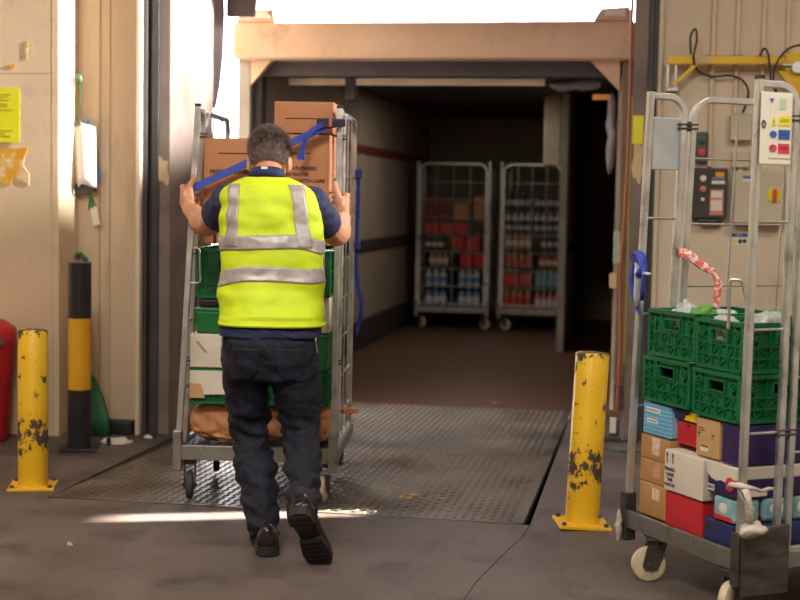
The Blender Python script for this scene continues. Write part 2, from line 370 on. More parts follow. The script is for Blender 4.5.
struct('trim_1', b, 'seam')                                         # joints between wall sheets
b = MB(); b.box((-3.098, 7.594, .02), (-3.088, 7.6, 4.4)); b.box((-3.035, 7.596, .02), (-3.028, 7.6, 4.4)); struct('trim_2', b, 'seam')
b = MB(); b.box((-2.84, 7.5, 0), (-2.815, 7.9, 4.5)); struct('trim_3', b, 'conduit', bevel=.003)
b = MB(); b.box((-2.815, 7.54, 0), (-2.79, 7.8, 4.5)); b.box((-2.79, 7.58, 0), (-2.765, 7.8, 4.5)); b.box((-2.765, 7.55, 0), (-2.725, 7.8, 4.5)); struct('trim_4', b, 'rail', bevel=.003)  # door track
struct('trim_5', MB().box((-2.725, 7.56, 0), (XL, 7.95, 4.5)), 'jamb', bevel=.004)
b = MB(); b.box((XL-.06, 7.95, 0), (XL, 8.34, 3.2)); struct('wall_shelter_left', b, 'wing')
b = MB().box((XR, 8.1, 0), (-.03, 8.3, 4.5)); struct('trim_6', b, 'jamb', bevel=.004)
b = MB().box((-.03, 8.12, 0), (.0, 8.2, 4.5)); b.box((.0, 8.14, 0), (.02, 8.2, 4.5)); struct('trim_7', b, 'rail', bevel=.003)
struct('wall_shelter_right', MB().box((-.105, 8.3, 0), (-.04, 9.62, 3.2)), 'wing')
struct('wall_right', MB().box((-.03, 8.2, 0), (4, 8.4, 4.5)), 'wall_cool')
struct('wall_above_door', MB().box((XL, 7.95, 2.95), (-.03, 8.3, 4.5)), 'wall_cool')
b = MB(); RY = 9.45
b.box((-2.86, 8.3, 2.81), (.3, RY, 2.86))
struct('ceiling_shelter', b, 'rubber')
# hanging rubber flap beside the door (tapers off at its foot)
fl = [(-2.715, 2.81), (-2.715, 2.2), (-2.712, 2.02), (-2.70, 1.90), (-2.672, 1.91), (-2.645, 2.05), (-2.625, 2.25), (-2.62, 2.5), (-2.635, 2.81)]
b = MB()
rings = []
for k in range(7):
    rings.append([(x, 8.40+.012*math.sin(k*1.3)+.004*k, z) for x, z in fl])
b.loft(rings)
tag(b.build('hanging_flap', 'rubber'), 'dark rubber flap hanging beside the lorry at the left of the door', 'flap')
b = MB(); b.prism([(-2.615, 2.81), (-2.615, 2.475), (-2.44, 2.475), (-2.40, 2.81)], 8.45, 8.5)
tag(b.build('shelter_flap', 'rubber', bevel=.005), 'grey rubber flap hanging over the left end of the lorry header', 'flap')
# pale scraps on the brown shelter wall
b = MB()
def patch(b, c, w, h, seed, axis='x', th=.002, jag=.25):
    rnd = random.Random(seed); n = 18; pts = []
    for i in range(n):
        a = 2*PI*i/n; k = 1+jag*(rnd.random()-.5)*2
        ca, sa = math.cos(a), math.sin(a); e = 1/max(abs(ca), abs(sa))
        pts.append((c[1]+ca*e*w/2*k if axis == 'x' else c[0]+ca*e*w/2*k, c[2]+sa*e*h/2*k))
    if axis == 'x': b.prism(pts, c[0], c[0]+th, 'yz')
    else: b.prism(pts, c[1]-th, c[1], 'xz')
    return b
for (y, z, w, h, s, nm, mm, lb) in ((8.0, 1.42, .12, .2, 1, 'wall_sticker', 'sticker_pale', 'pale torn sticker on the brown shelter wall, lowest of three'),
                             (8.02, 1.62, .09, .22, 2, 'wall_sticker', 'sticker_orange', 'yellowed torn sticker on the brown shelter wall'),
                             (8.14, 1.7, .13, .16, 3, 'wall_sticker', 'sticker_pale', 'pale torn sticker on the brown shelter wall, highest of three')):
    tag(patch(MB(), (XL, y, z), w, h, s, 'x', .003).build(nm, mm), lb, 'sticker')
tag(patch(MB(), (-2.70, 7.558, 1.5), .06, .14, 4, 'y', .003).build('wall_sticker', 'sticker_pale'), 'pale worn sticker on the grey door jamb at left', 'sticker')

# ------------------------------------------------------------------ dock leveller with raised treads
def leveller():
    t = thing('dock_leveller', 'steel tread-plate ramp leading from the dock floor into the lorry', 'ramp', (0, 0, 0))
    x0, x1, y0, y1 = PX0+.003, PX1-.03, PY0+.012, 9.565
    drop = -.062
    def zz(y): return drop*(y-y0)/(y1-y0)
    b = MB()
    b.loft([[(x0, y0, -.03), (x1, y0, -.03), (x1, y0, 0), (x0, y0, 0)], [(x0, y1, drop-.03), (x1, y1, drop-.03), (x1, y1, drop), (x0, y1, drop)]])
    b.build('ramp_plate', 'tread', t)
    b = MB(); p = .040; i = 0
    ny = int((y1-y0-.06)/p); nx = int((x1-x0-.04)/p)
    for j in range(ny):
        for k in range(nx):
            x = x0+.03+k*p; y = y0+.04+j*p
            if x > -2.2 or y < 7.75:
                a = R(45) if (j+k) % 2 else R(-45)
                ca, sa = math.cos(a), math.sin(a); z = zz(y)
                L_, W_, hgt = .0185, .0065, .0045
                vs = [(x+ca*u-sa*v, y+sa*u+ca*v, z+h) for u, v, h in ((-L_, 0, -.0005), (0, -W_, -.0005), (L_, 0, -.0005), (0, W_, -.0005), (-L_*.45, 0, hgt), (L_*.45, 0, hgt))]
                b.add(vs, [(0, 1, 5, 4), (1, 2, 5), (2, 3, 5), (3, 0, 4, 5), (3, 4, 5)][:4])
    o = b.build('raised_treads', 'tread', t); o['kind'] = 'stuff'
    b = MB(); b.box((x0, y0-.006, -.02), (x1, y0+.02, .003)); b.build('hinge_edge', 'tread', t)
    # worn yellow paint mark
    b = MB(); rnd = random.Random(5)
    for k in range(14):
        x = -1.0+rnd.uniform(-.09, .13); y = 6.32+rnd.uniform(-.06, .05)
        a = rnd.uniform(0, PI); w = rnd.uniform(.008, .022)
        b.add([(x+w*math.cos(a+q*PI/2)*(1 if q % 2 else .5), y+w*math.sin(a+q*PI/2), zz(y)+.0012) for q in range(4)], [(0, 1, 2, 3)])
    b.build('paint_mark', 'post_yellow', t)
leveller()
# joint in the concrete in front of the ramp
b = MB()
pts = [(-.455, 5.83), (-.47, 5.6), (-.50, 5.42), (-.53, 5.2), (-.57, 4.9), (-.60, 4.4), (-.62, 3.6)]
for (xa, ya), (xb, yb) in zip(pts, pts[1:]):
    b.add([(xa-.003, ya, .0008), (xa+.003, ya, .0008), (xb+.003, yb, .0008), (xb-.003, yb, .0008)], [(0, 1, 2, 3)])
struct('trim_8', b, 'pit')

# ------------------------------------------------------------------ the lorry
TX0, TX1, TF = -2.84, -.125, -.08
t = thing('lorry', 'lorry backed up to the dock, its load bay open and dark inside', 'lorry', (-1.48, 9.4, TF))
ox, oy, oz = 1.48, -9.4, -TF
def tp(name, mb, m, parent=t, **kw):
    mb.m = Matrix.Identity(4)
    mb.v = [(x+ox, y+oy, z+oz) for x, y, z in mb.v]
    return mb.build(name, m, parent, **kw)
tp('floor_panel', MB().box((TX0, 9.58, TF-.12), (TX1, 17.6, TF)), 'truck_floor')
lw = tp('side_wall', MB().box((TX0, 9.56, TF), (TX0+.1, 17.6, 2.42)), 'truck_wall')
tp('side_wall', MB().box((TX1-.1, 9.56, TF), (TX1, 17.6, 2.42)), 'truck_wall')
tp('bulkhead', MB().box((TX0, 17.5, TF), (TX1, 17.6, 2.42)), 'truck_wall')
tp('roof_panel', MB().box((TX0, 9.5, 2.40), (TX1, 17.6, 2.46)), 'truck_dark')
tp('load_rail', MB().box((TX0+.1, 9.7, .86), (TX0+.125, 17.45, .965)), 'truck_dark', bevel=.004)
tp('wall_band', MB().box((TX0+.1, 9.7, 1.80), (TX0+.118, 17.45, 1.88)), 'truck_red')
tp('skirting', MB().box((TX0+.1, 9.7, TF), (TX0+.14, 17.45, .19)), 'truck_dark')
h = tp('header_beam', MB().box((TX0+.01, 9.28, 2.30), (TX1, 9.46, 2.545)), 'truck_cream', bevel=.02, seg=3)
for x in (TX0+.07, TX1-.06):
    tp('rivet', MB().lathe([(.012, -.003), (.012, 0), (.006, .006), (.0005, .007)], (x, 9.279, 2.36), 12, 'y'), 'truck_cream', h)
tp('corner_post', MB().box((TX0+.02, 9.40, TF), (TX0+.11, 9.56, 2.32)), 'truck_grey', bevel=.008)
tp('inner_post', MB().box((TX0+.11, 9.47, TF), (TX0+.17, 9.6, 2.32)), 'truck_dark', bevel=.006)
tp('corner_post', MB().box((TX1-.075, 9.40, TF), (TX1, 9.56, 2.32)), 'lorry_post', bevel=.008)
tp('inner_header', MB().box((TX0+.1, 9.5, 2.2), (TX1-.09, 9.62, 2.41)), 'truck_dark', bevel=.006)
tp('gusset', MB().prism([(TX0+.11, 2.305), (TX0+.11, 2.13), (TX0+.26, 2.305)], 9.40, 9.46), 'truck_cream')
tp('gusset', MB().prism([(TX1-.09, 2.305), (TX1-.09, 2.10), (TX1-.29, 2.305)], 9.40, 9.46), 'truck_cream')
tp('roller_rail', MB().box((-2.58, 9.86, 2.172), (-.74, 9.93, 2.222)), 'lens', bevel=.006)
tp('roller_bracket', MB().box((-2.16, 9.84, 2.06), (-2.09, 9.95, 2.4)), 'truck_dark', bevel=.004)
for x0_, x1_, tilt in ((TX0+.03, TX0+.32, 1), (TX1-.27, TX1-.01, -1)):
    hs = tp('marker_lamp', MB().prism([(x0_, 2.545), (x0_+(.04 if tilt > 0 else .05), 2.625), (x1_-.03, 2.635), (x1_, 2.545)], 9.29, 9.42), 'truck_cream', bevel=.012)
    tp('lamp_lens', MB().prism([(x0_+.07, 2.572), (x0_+.075, 2.612), (x1_-.055, 2.616), (x1_-.05, 2.572)], 9.276, 9.29), 'lens', hs, bevel=.005)
# partition running down the bay, its near edge a pale post
pt = tp('partition', MB().box((-.825, 13.56, TF), (-.79, 17.5, 2.4)), 'truck_wall')
tp('edge_post', MB().box((-.845, 13.5, TF), (-.775, 13.56, 2.4)), 'truck_grey', pt, bevel=.006)
tp('partition_rail', MB().box((-.79, 13.6, .86), (-.77, 17.4, .95)), 'truck_dark', pt)
tp('ceiling_box', MB().box((-1.03, 13.75, 1.72), (-.87, 13.95, 2.4)), 'truck_wall', bevel=.01)
tp('interior_lamp', MB().box((-.40, 9.66, 2.06), (-.28, 9.7, 2.10)), 'lens_orange', bevel=.006)
# lamp column on the right post
b = MB().box((TX1-.10, 9.37, .97), (TX1-.055, 9.40, 1.18)); q = tp('reflector', b, 'dim_green', bevel=.003)
tp('latch', MB().box((TX1-.12, 9.37, .80), (TX1-.07, 9.40, .90)), 'sticker_pale', bevel=.003)
tp('seal_strip', MB().box((TX1-.012, 9.36, .3), (TX1+.008, 9.40, 2.05)), 'seal')
tp('buffer', MB().box((TX1-.07, 9.30, TF), (TX1+.02, 9.395, .18)), 'galv_dark', bevel=.01)
# crumpled clear sheeting tied up at the right of the opening
def crumple(name, label, cat, c, size, m, seed, n=18, amp=.25, tall=None):
    b = MB(); b.ell((0, 0, 0), size, n, n)
    vs = []
    for p in b.v:
        v = Vector(p); d = v.normalized() if v.length else v
        vs.append(tuple(v+d*amp*max(size)*fbm(v+Vector((seed, seed*2, 0)), 1.6/max(size), 3)))
    b.v = vs
    return tag(b.build(name, m, smooth='all', loc=c), label, cat)
crumple('plastic_sheet', 'bunch of crumpled clear plastic hanging at the right of the lorry opening', 'plastic sheet', (-.275, 9.85, 1.85), (.035, .04, .26), 'sheet_plastic', 3)
crumple('plastic_sheet', 'crumpled clear plastic tucked under the lorry roof at the right', 'plastic sheet', (-.55, 10.0, 2.19), (.17, .06, .05), 'sheet_plastic', 8)
# ------------------------------------------------------------------ roll cages
def rect_path(x, pts): return [(x, y, z) for y, z in pts]
def make_cage(label, loc, rz, xl, xr, D, H, kl=0, kr=0, zb=.17, wheel_m=('nylon', 'nylon'), swivel=(0, 0, 0, 0), side_plate=False, rungs=(.55, .95, 1.3), bars=(.4, .58, .76, .94, 1.12, 1.3, 1.48),
              upr=(.42, .6), group='roll cages', inset=(.045, .045), cy=.07, gate=False):
    t = thing('roll_cage', label, 'roll cage', loc, rz, group)
    zt = zb+.065
    # base
    b = MB(); b.box((xl-.02, -.005, zb), (xr+.02, .012, zt)); b.box((xl-.02, .012, zb), (xr+.02, .04, zb+.012))
    b.build('front_bar', 'bar_steel', t, bevel=.003)
    b = MB()
    for x in (xl-.02, xr): b.box((x, .04, zb), (x+.02, D, zt-.01))
    b.box((xl, D-.02, zb), (xr, D, zt-.01)); b.build('base_frame', 'bar_steel', t, bevel=.003)
    MB().box((xl, .014, zt-.022), (xr, D-.02, zt-.014)).build('deck', 'galv_dark', t)
    for x in (xl, xr):
        MB().box((x-.02, -.012, zb-.05), (x+.02, .036, zb+.13)).build('corner_sleeve', 'galv_dark' if side_plate else 'bar_steel', t, bevel=.005)
    if side_plate:
        q = MB().box((xr+.021, .0, zb-.08), (xr+.029, .19, zb+.15)).build('side_plate', 'galv_dark', t, bevel=.004)
        for y, z in ((.02, zb+.11), (.17, zb-.05)): MB().lathe([(.007, 0), (.007, .003), (.004, .005), (.0005, .005)], (xr+.028, y, z), 10, 'x').build('bolt', 'galv_dark', q)
    # castors
    i = 0
    for y in (cy, D-.09):
        for x in (xl+inset[0], xr-inset[1]):
            a = swivel[i]; mm = Matrix.Translation((x, y, 0)) @ Matrix.Rotation(R(a), 4, 'Z')
            b = MB(); b.m = mm
            b.cbox((0, 0, zb-.006), (.09, .085, .008)); b.lathe([(.03, zb-.03), (.034, zb-.01)], (0, 0, 0), 16)
            top = zb-.022
            for s in (-1, 1):
                xx = s*.024
                b.prism([(-.035, top), (.035, top), (.0, .045), (-.045, .045), (-.052, .06)], xx-.002, xx+.002, 'yz')
            b.cbox((0, 0, top), (.052, .07, .006))
            b.lathe([(.007, -.034), (.007, .034)], (0, -.028, .063), 10, 'x')
            c = b.build('castor', 'galv_dark', t, bevel=.0015, seg=1)
            w_ = MB(); w_.m = mm
            w_.lathe([(.018, -.016), (.05, -.016), (.060, -.013), (.063, -.006), (.063, .006), (.060, .013), (.05, .016), (.018, .016)], (0, -.028, .063), 28, 'x')
            w_.build('wheel', wheel_m[0] if i % 2 == 0 else wheel_m[1], c, smooth=True)
            i += 1
    if gate:                                                     # closed mesh gate across the front
        b = MB(); b.tube(fillet([(xl+.03, -.02, zb+.08), (xl+.03, -.02, H-.03), (xr-.03, -.02, H-.03), (xr-.03, -.02, zb+.08)], .09, 8), 0, w=.024, h=.024, up=(0, 1, 0)); b.tube([(xl+.03, -.02, zb+.1), (xr-.03, -.02, zb+.1)], .009, 8)
        gt = b.build('front_gate', 'galv', t, bevel=.004)
        b = MB()
        for k in range(1, 8): b.tube([(xl+.03, -.02, zb+.1+k*(H-zb-.14)/8), (xr-.03, -.02, zb+.1+k*(H-zb-.14)/8)], .004, 6)
        for k in range(1, 4): b.tube([(xl+.03+k*(xr-xl-.06)/4, -.016, zb+.1), (xl+.03+k*(xr-xl-.06)/4, -.016, H-.04)], .0035, 6)
        b.build('wire_mesh', 'wire', gt, smooth=True)
    # side panels
    for side, x, k in (('l', xl, kl), ('r', xr, kr)):
        sh = Matrix.Identity(4); sh[0][2] = k; sh[0][3] = -k*zb
        def mb():
            q = MB(); q.m = sh; return q
        b = mb(); b.box((x-.0125, 0, zb), (x+.0125, .022, H)); p = b.build('end_post', 'galv', t, bevel=.004)
        mb().box((x-.0135, -.001, H-.002), (x+.0135, .023, H+.012)).build('post_cap', 'cap', p, bevel=.003)
        b = mb()
        b.tube(fillet(rect_path(x, [(.02, H-.016), (.155, H-.016), (.155, zb+.02)]), .065, 8), 0, w=.024, h=.022, up=(1, 0, 0))
        hp = b.build('hoop_rail', 'galv', t, bevel=.004)
        for z in rungs: b = mb(); b.tube([(x, .03, z), (x, .142, z)], .005, 8); b.build('rung', 'wire', hp, smooth=True)
        b = mb()
        y0, y1 = .198, D-.018
        b.tube(fillet(rect_path(x, [(y0, zb+.02), (y0, H-.02), (y1, H-.02), (y1, zb+.02)]), .075, 8), 0, w=.024, h=.022, up=(1, 0, 0))
        b.tube([(x, y0, zb+.06), (x, y1, zb+.06)], 0, w=.02, h=.02)
        fr = b.build('mesh_frame', 'galv', t, bevel=.004)
        b = mb()
        for z in bars: b.tube([(x, y0, z), (x, y1, z)], .0042, 8)
        for u in upr: b.tube([(x+.005, y0+(y1-y0)*u, zb+.06), (x+.005, y0+(y1-y0)*u, H-.025)], .0036, 8)
        b.build('wire_mesh', 'wire', fr, smooth=True)
        for z in (H-.12, .62):
            b = mb(); b.lathe([(.011, -.018), (.011, .018)], (x, .177, z), 12); b.box((x-.0135, .135, z-.012), (x+.0135, .215, z-.004)); b.box((x-.0135, .135, z+.004), (x+.0135, .215, z+.010))
            b.build('hinge_clamp', 'galv_dark', t, bevel=.002)
    return t
def frame_mtx(loc, rz): return Matrix.Translation(loc) @ Matrix.Rotation(rz, 4, 'Z')

# ------------------------------------------------------------------ crates
def wall_mb(b, L, h, mtx, hole=True, seed=0):
    """one ribbed crate wall: runs along x from -L/2 to L/2, its outer face at y=0 looking towards -y"""
    def bx(u0, u1, z0, z1, y0, y1): b.box((u0, y0, z0), (u1, y1, z1), mtx)
    t0, t1 = .010, .014
    hw, hz0, hz1 = .045, h*.60, h*.80
    a = L/2
    if hole:
        bx(-a, -hw, .006, h-.01, t0, t1); bx(hw, a, .006, h-.01, t0, t1); bx(-hw, hw, .006, hz0, t0, t1); bx(-hw, hw, hz1, h-.01, t0, t1)
        for z in (hz0-.006, hz1): bx(-hw-.006, hw+.006, z, z+.006, 0, .016)
        for u in (-hw-.006, hw): bx(u, u+.006, hz0, hz1, 0, .016)
    else: bx(-a, a, .006, h-.01, t0, t1)
    bx(-a, a, h-.014, h, -.004, .016); bx(-a, a, 0, .012, 0, .016)
    for u in (-a, a-.014): bx(u, u+.014, 0, h, .0, .016)
    for z in (h*.28, h*.52): bx(-a, a, z-.0025, z+.0025, .002, t0)
    n = max(5, int(L/.042)); 
    for i in range(1, n):
        u = -a+L*i/n
        if hole and abs(u) < hw+.004:
            bx(u-.0025, u+.0025, .01, hz0-.006, .002, t0)
        else: bx(u-.0025, u+.0025, .01, h-.012, .002, t0)
    for i in range(n):                                          # slanted braces between the ribs
        u0, u1 = -a+L*i/n, -a+L*(i+1)/n
        for z0, z1 in ((.012, h*.28), (h*.28, h*.52)):
            s = 1 if (i+int(z0 > .02)) % 2 else -1
            p, q = ((u0, z0), (u1, z1)) if s > 0 else ((u1, z0), (u0, z1))
            d = Vector((q[0]-p[0], q[1]-p[1])).normalized(); nn = (-d.y*.002, d.x*.002)
            vs = [(p[0]+nn[0], .004, p[1]+nn[1]), (p[0]-nn[0], .004, p[1]-nn[1]), (q[0]-nn[0], .004, q[1]-nn[1]), (q[0]+nn[0], .004, q[1]+nn[1])]
            vs += [(x, t0, z) for x, y, z in vs]
            b.add([mtx @ Vector(v) for v in vs], [(0, 1, 2, 3), (0, 4, 5, 1), (1, 5, 6, 2), (2, 6, 7, 3), (3, 7, 4, 0)])
    for s in (-1, 1):                                           # round latch bosses in the upper corners
        c = (s*(a-.036), .0, h*.74); k = 16
        for r0_, r1_ in ((.012, .017), (.0, .006)):
            ri = []
            for rad, y in ((r1_, .01), (r1_, -.001), (max(r0_, .0005), -.001), (max(r0_, .0005), .01)):
                ri.append([mtx @ Vector((c[0]+rad*math.cos(2*PI*j/k), y, c[2]+rad*math.sin(2*PI*j/k))) for j in range(k)])
            b.loft(ri, cap=False)
_crate = {}
def crate(label, F, x0, x1, y0, d, z0, h, group, m='crate'):
    w = x1-x0; c = F @ Vector(((x0+x1)/2, y0, z0)); rz = F.to_euler().z
    t = thing('plastic_crate', label, 'crate', c, rz, group)
    b = MB(); b.box((-w/2+.004, .004, 0), (w/2-.004, d-.004, .008)); b.build('base_tray', m, t)
    for nm, L, mt in (('end_wall', w, Matrix.Identity(4)), ('end_wall', w, Matrix.Translation((0, d, 0)) @ Matrix.Rotation(PI, 4, 'Z')),
                      ('long_wall', d-.034, Matrix.Translation((w/2, d/2, 0)) @ Matrix.Rotation(PI/2, 4, 'Z')),
                      ('long_wall', d-.034, Matrix.Translation((-w/2, d/2, 0)) @ Matrix.Rotation(-PI/2, 4, 'Z'))):
        b = MB(); wall_mb(b, L, h, mt); b.build(nm, m, t)
    return t
# ------------------------------------------------------------------ boxes
def carton(label, F, x0, x1, y0, y1, z0, z1, m, name='cardboard_box', cat='box', group=None, open_top=False, seam=True, bulge=.004, tape=None, bevel=.004, rot=0):
    w, d, h = x1-x0, y1-y0, z1-z0
    c = F @ Vector(((x0+x1)/2, y0, z0)); t = thing(name, label, cat, c, F.to_euler().z+rot, group)
    me = bpy.data.meshes.new('body'); bm = bmesh.new()
    bmesh.ops.create_cube(bm, size=1)
    bmesh.ops.subdivide_edges(bm, edges=bm.edges[:], cuts=5, use_grid_fill=True)
    rnd = random.Random(hash(label) % 1000)
    for v in bm.verts:
        p = v.co.copy(); e = Vector((1-(2*p.x)**2, 1-(2*p.y)**2, 1-(2*p.z)**2))
        q = Vector((p.x*w, (p.y+.5)*d, (p.z+.5)*h))
        if abs(p.x) > .49: q.x += math.copysign(bulge*.6, p.x)*e.y*e.z-math.copysign(bulge*.6, p.x)
        if abs(p.y) > .49: q.y += math.copysign(bulge*.6, p.y)*e.x*e.z-math.copysign(bulge*.6, p.y)
        v.co = q
    bm.to_mesh(me); bm.free()
    o = link('body', me, m, t, bevel=bevel, seg=2)
    if seam:                                                     # closed top flaps with a gap along the middle
        b = MB(); b.box((-w/2+.004, .004, h-.001), (-.003, d-.004, h+.003)); b.box((.003, .004, h-.001), (w/2-.004, d-.004, h+.003)); b.build('top_flap', m, t)
    if tape:
        b = MB(); b.box((tape[0]-.024, -.0006, h*tape[1]), (tape[0]+.024, .003, h*tape[2])); b.build('tape', tape[3], t)
    t['w'] = w; t['h'] = h
    return t
def slit(t, x0, x1, z, m='ink', th=.004, y=-.0006):
    return MB().box((x0, y, z-th/2), (x1, y+.002, z+th/2)).build('flap_slot', m, t)

# ================================================================== the cage being pushed
ML, MR = (-1.69, 5.955, .004), R(7)
FM = frame_mtx(ML, MR)
make_cage('tall galvanised roll cage being pushed towards the lorry by the person', ML, MR, -.352, .345, .80, 1.75, kl=.052, kr=.006, zb=.185, wheel_m=('tyre', 'nylon'), swivel=(8, -6, 12, -10),
          rungs=(.5, .8, 1.1, 1.4), bars=(.36, .54, .72, .90, 1.08, 1.26, 1.46), upr=(.3, .62))
g1 = 'goods in the pushed roll cage'
t = carton('large brown flower carton at upper left of pushed cage, under the blue strap', FM, -.252, -.008, .04, .5, 1.148, 1.612, 'carton', group=None)
slit(t, -.055, .09, .40); text('print', 'FRESH FLOWERS', .0255, 'ink', t, (-.092, -.0006, .318), bold=.0005); 
MB().box((-.075, .0004, 0), (-.06, .003, .17)).build('seam_strip', 'ink', t)
t = carton('large brown flower carton at right of pushed cage, below a smaller carton', FM, .052, .312, .04, .5, 1.148, 1.632, 'carton')
slit(t, -.07, .04, .405)
for i, (s, x) in enumerate((('FRESH FLOWERS', -.09), ('IN WATER', -.066), ('HANDLE WITH CARE', -.10))): text('print', s, .0215, 'ink', t, (x, -.0006, .338-i*.027), bold=.0005)
t = carton('brown carton lying topmost at right of pushed cage', FM, .058, .325, .045, .5, 1.640, 1.776, 'carton'); slit(t, -.08, .06, .065)
ck = 'green crates in the pushed cage'
crate('green ribbed crate at left of pushed cage, just under the flower carton', FM, -.284, .010, .04, .5, .905, .222, ck)
crate('green ribbed crate at right of pushed cage, just under the flower carton', FM, .022, .318, .04, .5, .92, .212, ck)
b = MB(); b.box((-.13, 0, 0), (.13, .4, .035)); o = b.build('tray', 'black_paint', loc=FM @ Vector((-.14, .05, .865)), bevel=.008); o.rotation_euler.z = MR
tag(o, 'flat black tray between green tote and crate at left of pushed cage', 'tray')
def tote(label, x0, x1, z0, z1, lid=True):
    w, h, d = x1-x0, z1-z0, .46
    t = thing('plastic_tote', label, 'tote', FM @ Vector(((x0+x1)/2, .04, z0)), MR)
    MB().loft([[(-w/2+.012, .012, 0), (w/2-.012, .012, 0), (w/2-.012, d-.012, 0), (-w/2+.012, d-.012, 0)], [(-w/2+.004, .004, h-.014), (w/2-.004, .004, h-.014), (w/2-.004, d-.004, h-.014), (-w/2+.004, d-.004, h-.014)]]).build('body', 'tote', t, bevel=.008)
    MB().box((-w/2, 0, h-.016), (w/2, d, h)).build('lid', 'tote', t, bevel=.005)
    return t
tote('plain green plastic tote at left of pushed cage, above the white pack carton', -.292, .005, .748, .862)
t = carton('white pack carton standing on white-fronted crate at left of pushed cage', FM, -.308, .0, .04, .48, .594, .742, 'white_card')
text('print', '12 x 6 pack size', .017, 'ink', t, (-.01, -.0006, .018), bold=.0003)
b = MB(); b.prism([(-.125, .115), (-.115, .12), (-.075, .07), (-.083, .066)], -.001, .002); b.build('torn_strip', 'carton', t)
t = crate('green crate with a white card front, low at left of pushed cage', FM, -.306, .0, .04, .46, .432, .158, ck)
b = MB(); b.prism([(-.15, .04), (-.02, .045), (.15, .05), (.15, .15), (-.15, .15)], -.012, -.004); b.build('front_card', 'white_card', t)
b = MB(); b.prism([(-.15, .028), (-.08, .028), (-.1, .09), (-.15, .095)], -.016, -.0125); b.build('yellow_slip', 'kraft_light', t)
t = carton('small white carton with round logo at right of pushed cage, beside the person', FM, .215, .318, .05, .4, .758, .912, 'white_card')
b = MB(); b.lathe([(.016, 0), (.016, .0015), (.0115, .0015), (.0115, 0)], (.012, -.0008, .075), 20, 'y'); b.lathe([(.006, 0), (.006, .0015)], (.012, -.0008, .075), 12, 'y'); b.build('round_logo', 'ink', t)
hp = [(0, -.012), (.012, 0), (.012, .007), (.006, .010), (0, .006), (-.006, .010), (-.012, .007), (-.012, 0)]
MB().prism([(x+.012, z+.036) for x, z in hp], -.0008, .0005).build('heart_mark', 'red_print', t)
tote('plain green plastic tote at right of pushed cage, below the small white carton', .02, .318, .585, .752)
crate('green ribbed crate low at right of pushed cage, on the paper bags', FM, .02, .318, .04, .46, .432, .148, ck)
def paper_bag(label, F, c, size, seed, m='paper_bag', name='paper_bag', cat='bag', fold=1.0):
    b = MB(); n = 64; rings = []
    for i in range(49):
        v = .5-.5*math.cos(PI*i/48); a = PI*v
        rr = math.sin(a)**.16 if 0 < v < 1 else .02
        ring = []
        for j in range(n):
            q = 2*PI*j/n; cx, cy = math.cos(q), math.sin(q)
            ex = .36
            px = math.copysign(abs(cx)**ex, cx)*rr; pz = math.copysign(abs(cy)**.6, cy)*rr
            p = Vector((-1+2*v, px, pz))
            k = 1+.10*fold*fbm(p+Vector((seed, 0, 0)), 2.6, 4)-.16*fold*abs(noise.noise(p*3.6+Vector((0, seed, 0))))
            ring.append((p.x*size[0]/2*(.97+.05*noise.noise(p*2+Vector((seed, 1, 2)))), px*k*size[1]/2, max(-size[2]/2, pz*k*size[2]/2)))
        rings.append(ring)
    b.loft(rings)
    o = b.build(name, m, smooth='all', loc=F @ Vector(c)); o.rotation_euler.z = F.to_euler().z
    return tag(o, label, cat)
paper_bag('crumpled brown paper bag across the bottom of pushed cage', FM, (-.095, .25, .336), (.47, .38, .185), 1.5)
paper_bag('crumpled brown paper bag at bottom right of pushed cage, its corner sticking out', FM, (.235, .27, .334), (.18, .40, .18), 4.2)
o = paper_bag('torn corner of brown paper poking out through the right side of pushed cage', FM, (.395, .25, .385), (.085, .06, .03), 7.3, fold=2.2); o['category'] = 'paper'; o.name = 'paper_scrap'
# the blue strap across the open side
t = thing('ratchet_strap', 'blue webbing strap buckled across the open side of pushed cage', 'strap', FM @ Vector((0, -.004, 1.4)), MR)
def ribbon(b, pts, w, th=.003, side=(0, 0, 1)):
    b.tube(pts, 0, w=th, h=w, up=side); return b
p0, p1 = Vector((-.325, -.022, -.028)), Vector((.335, -.022, .285))
b = MB(); d = (p1-p0).normalized()
ribbon(b, [(-.335, .03, -.05), (-.338, -.012, -.042), p0, p0.lerp(p1, .25)+Vector((0, -.003, .0)), p0.lerp(p1, .5), p0.lerp(p1, .8), p1], .036); b.build('webbing', 'strap', t)
b = MB(); b.cbox((.30, -.028, .283), (.085, .016, .042)); b.cbox((.352, -.022, .285), (.06, .03, .034)); b.build('ratchet', 'strap_dark', t, bevel=.004)
b = MB(); b.cbox((.318, -.038, .285), (.012, .006, .036)); b.build('orange_tab', 'brick_red', t, bevel=.001)
b = MB(); ribbon(b, [(.285, -.036, .275), (.245, -.05, .255), (.215, -.055, .215), (.2, -.05, .175), (.195, -.048, .14)], .022, side=(0, 0, 1)); b.cbox((.193, -.048, .137), (.032, .008, .03)); b.build('strap_tail', 'strap', t, smooth=True)
t = thing('lashing_strap', 'blue strap hanging down the far right edge of pushed cage', 'strap', FM @ Vector((.372, .775, 1.0)), MR)
b = MB(); ribbon(b, [(0, 0, .5), (.004, -.004, .42), (.002, 0, .28), (-.004, 0, .12), (0, 0, -.02), (.012, -.01, -.09), (.03, -.02, -.15), (.026, -.01, -.22), (.008, 0, -.29)], .02, side=(1, 0, 0)); b.build('webbing', 'strap', t, smooth=True)
for z in (.48, .13): MB().cbox((.003, -.004, z), (.03, .045, .045)).build('strap_loop', 'strap', t, bevel=.004)
MB().cbox((.008, 0, -.3), (.012, .03, .03)).build('strap_end', 'strap', t, bevel=.004)
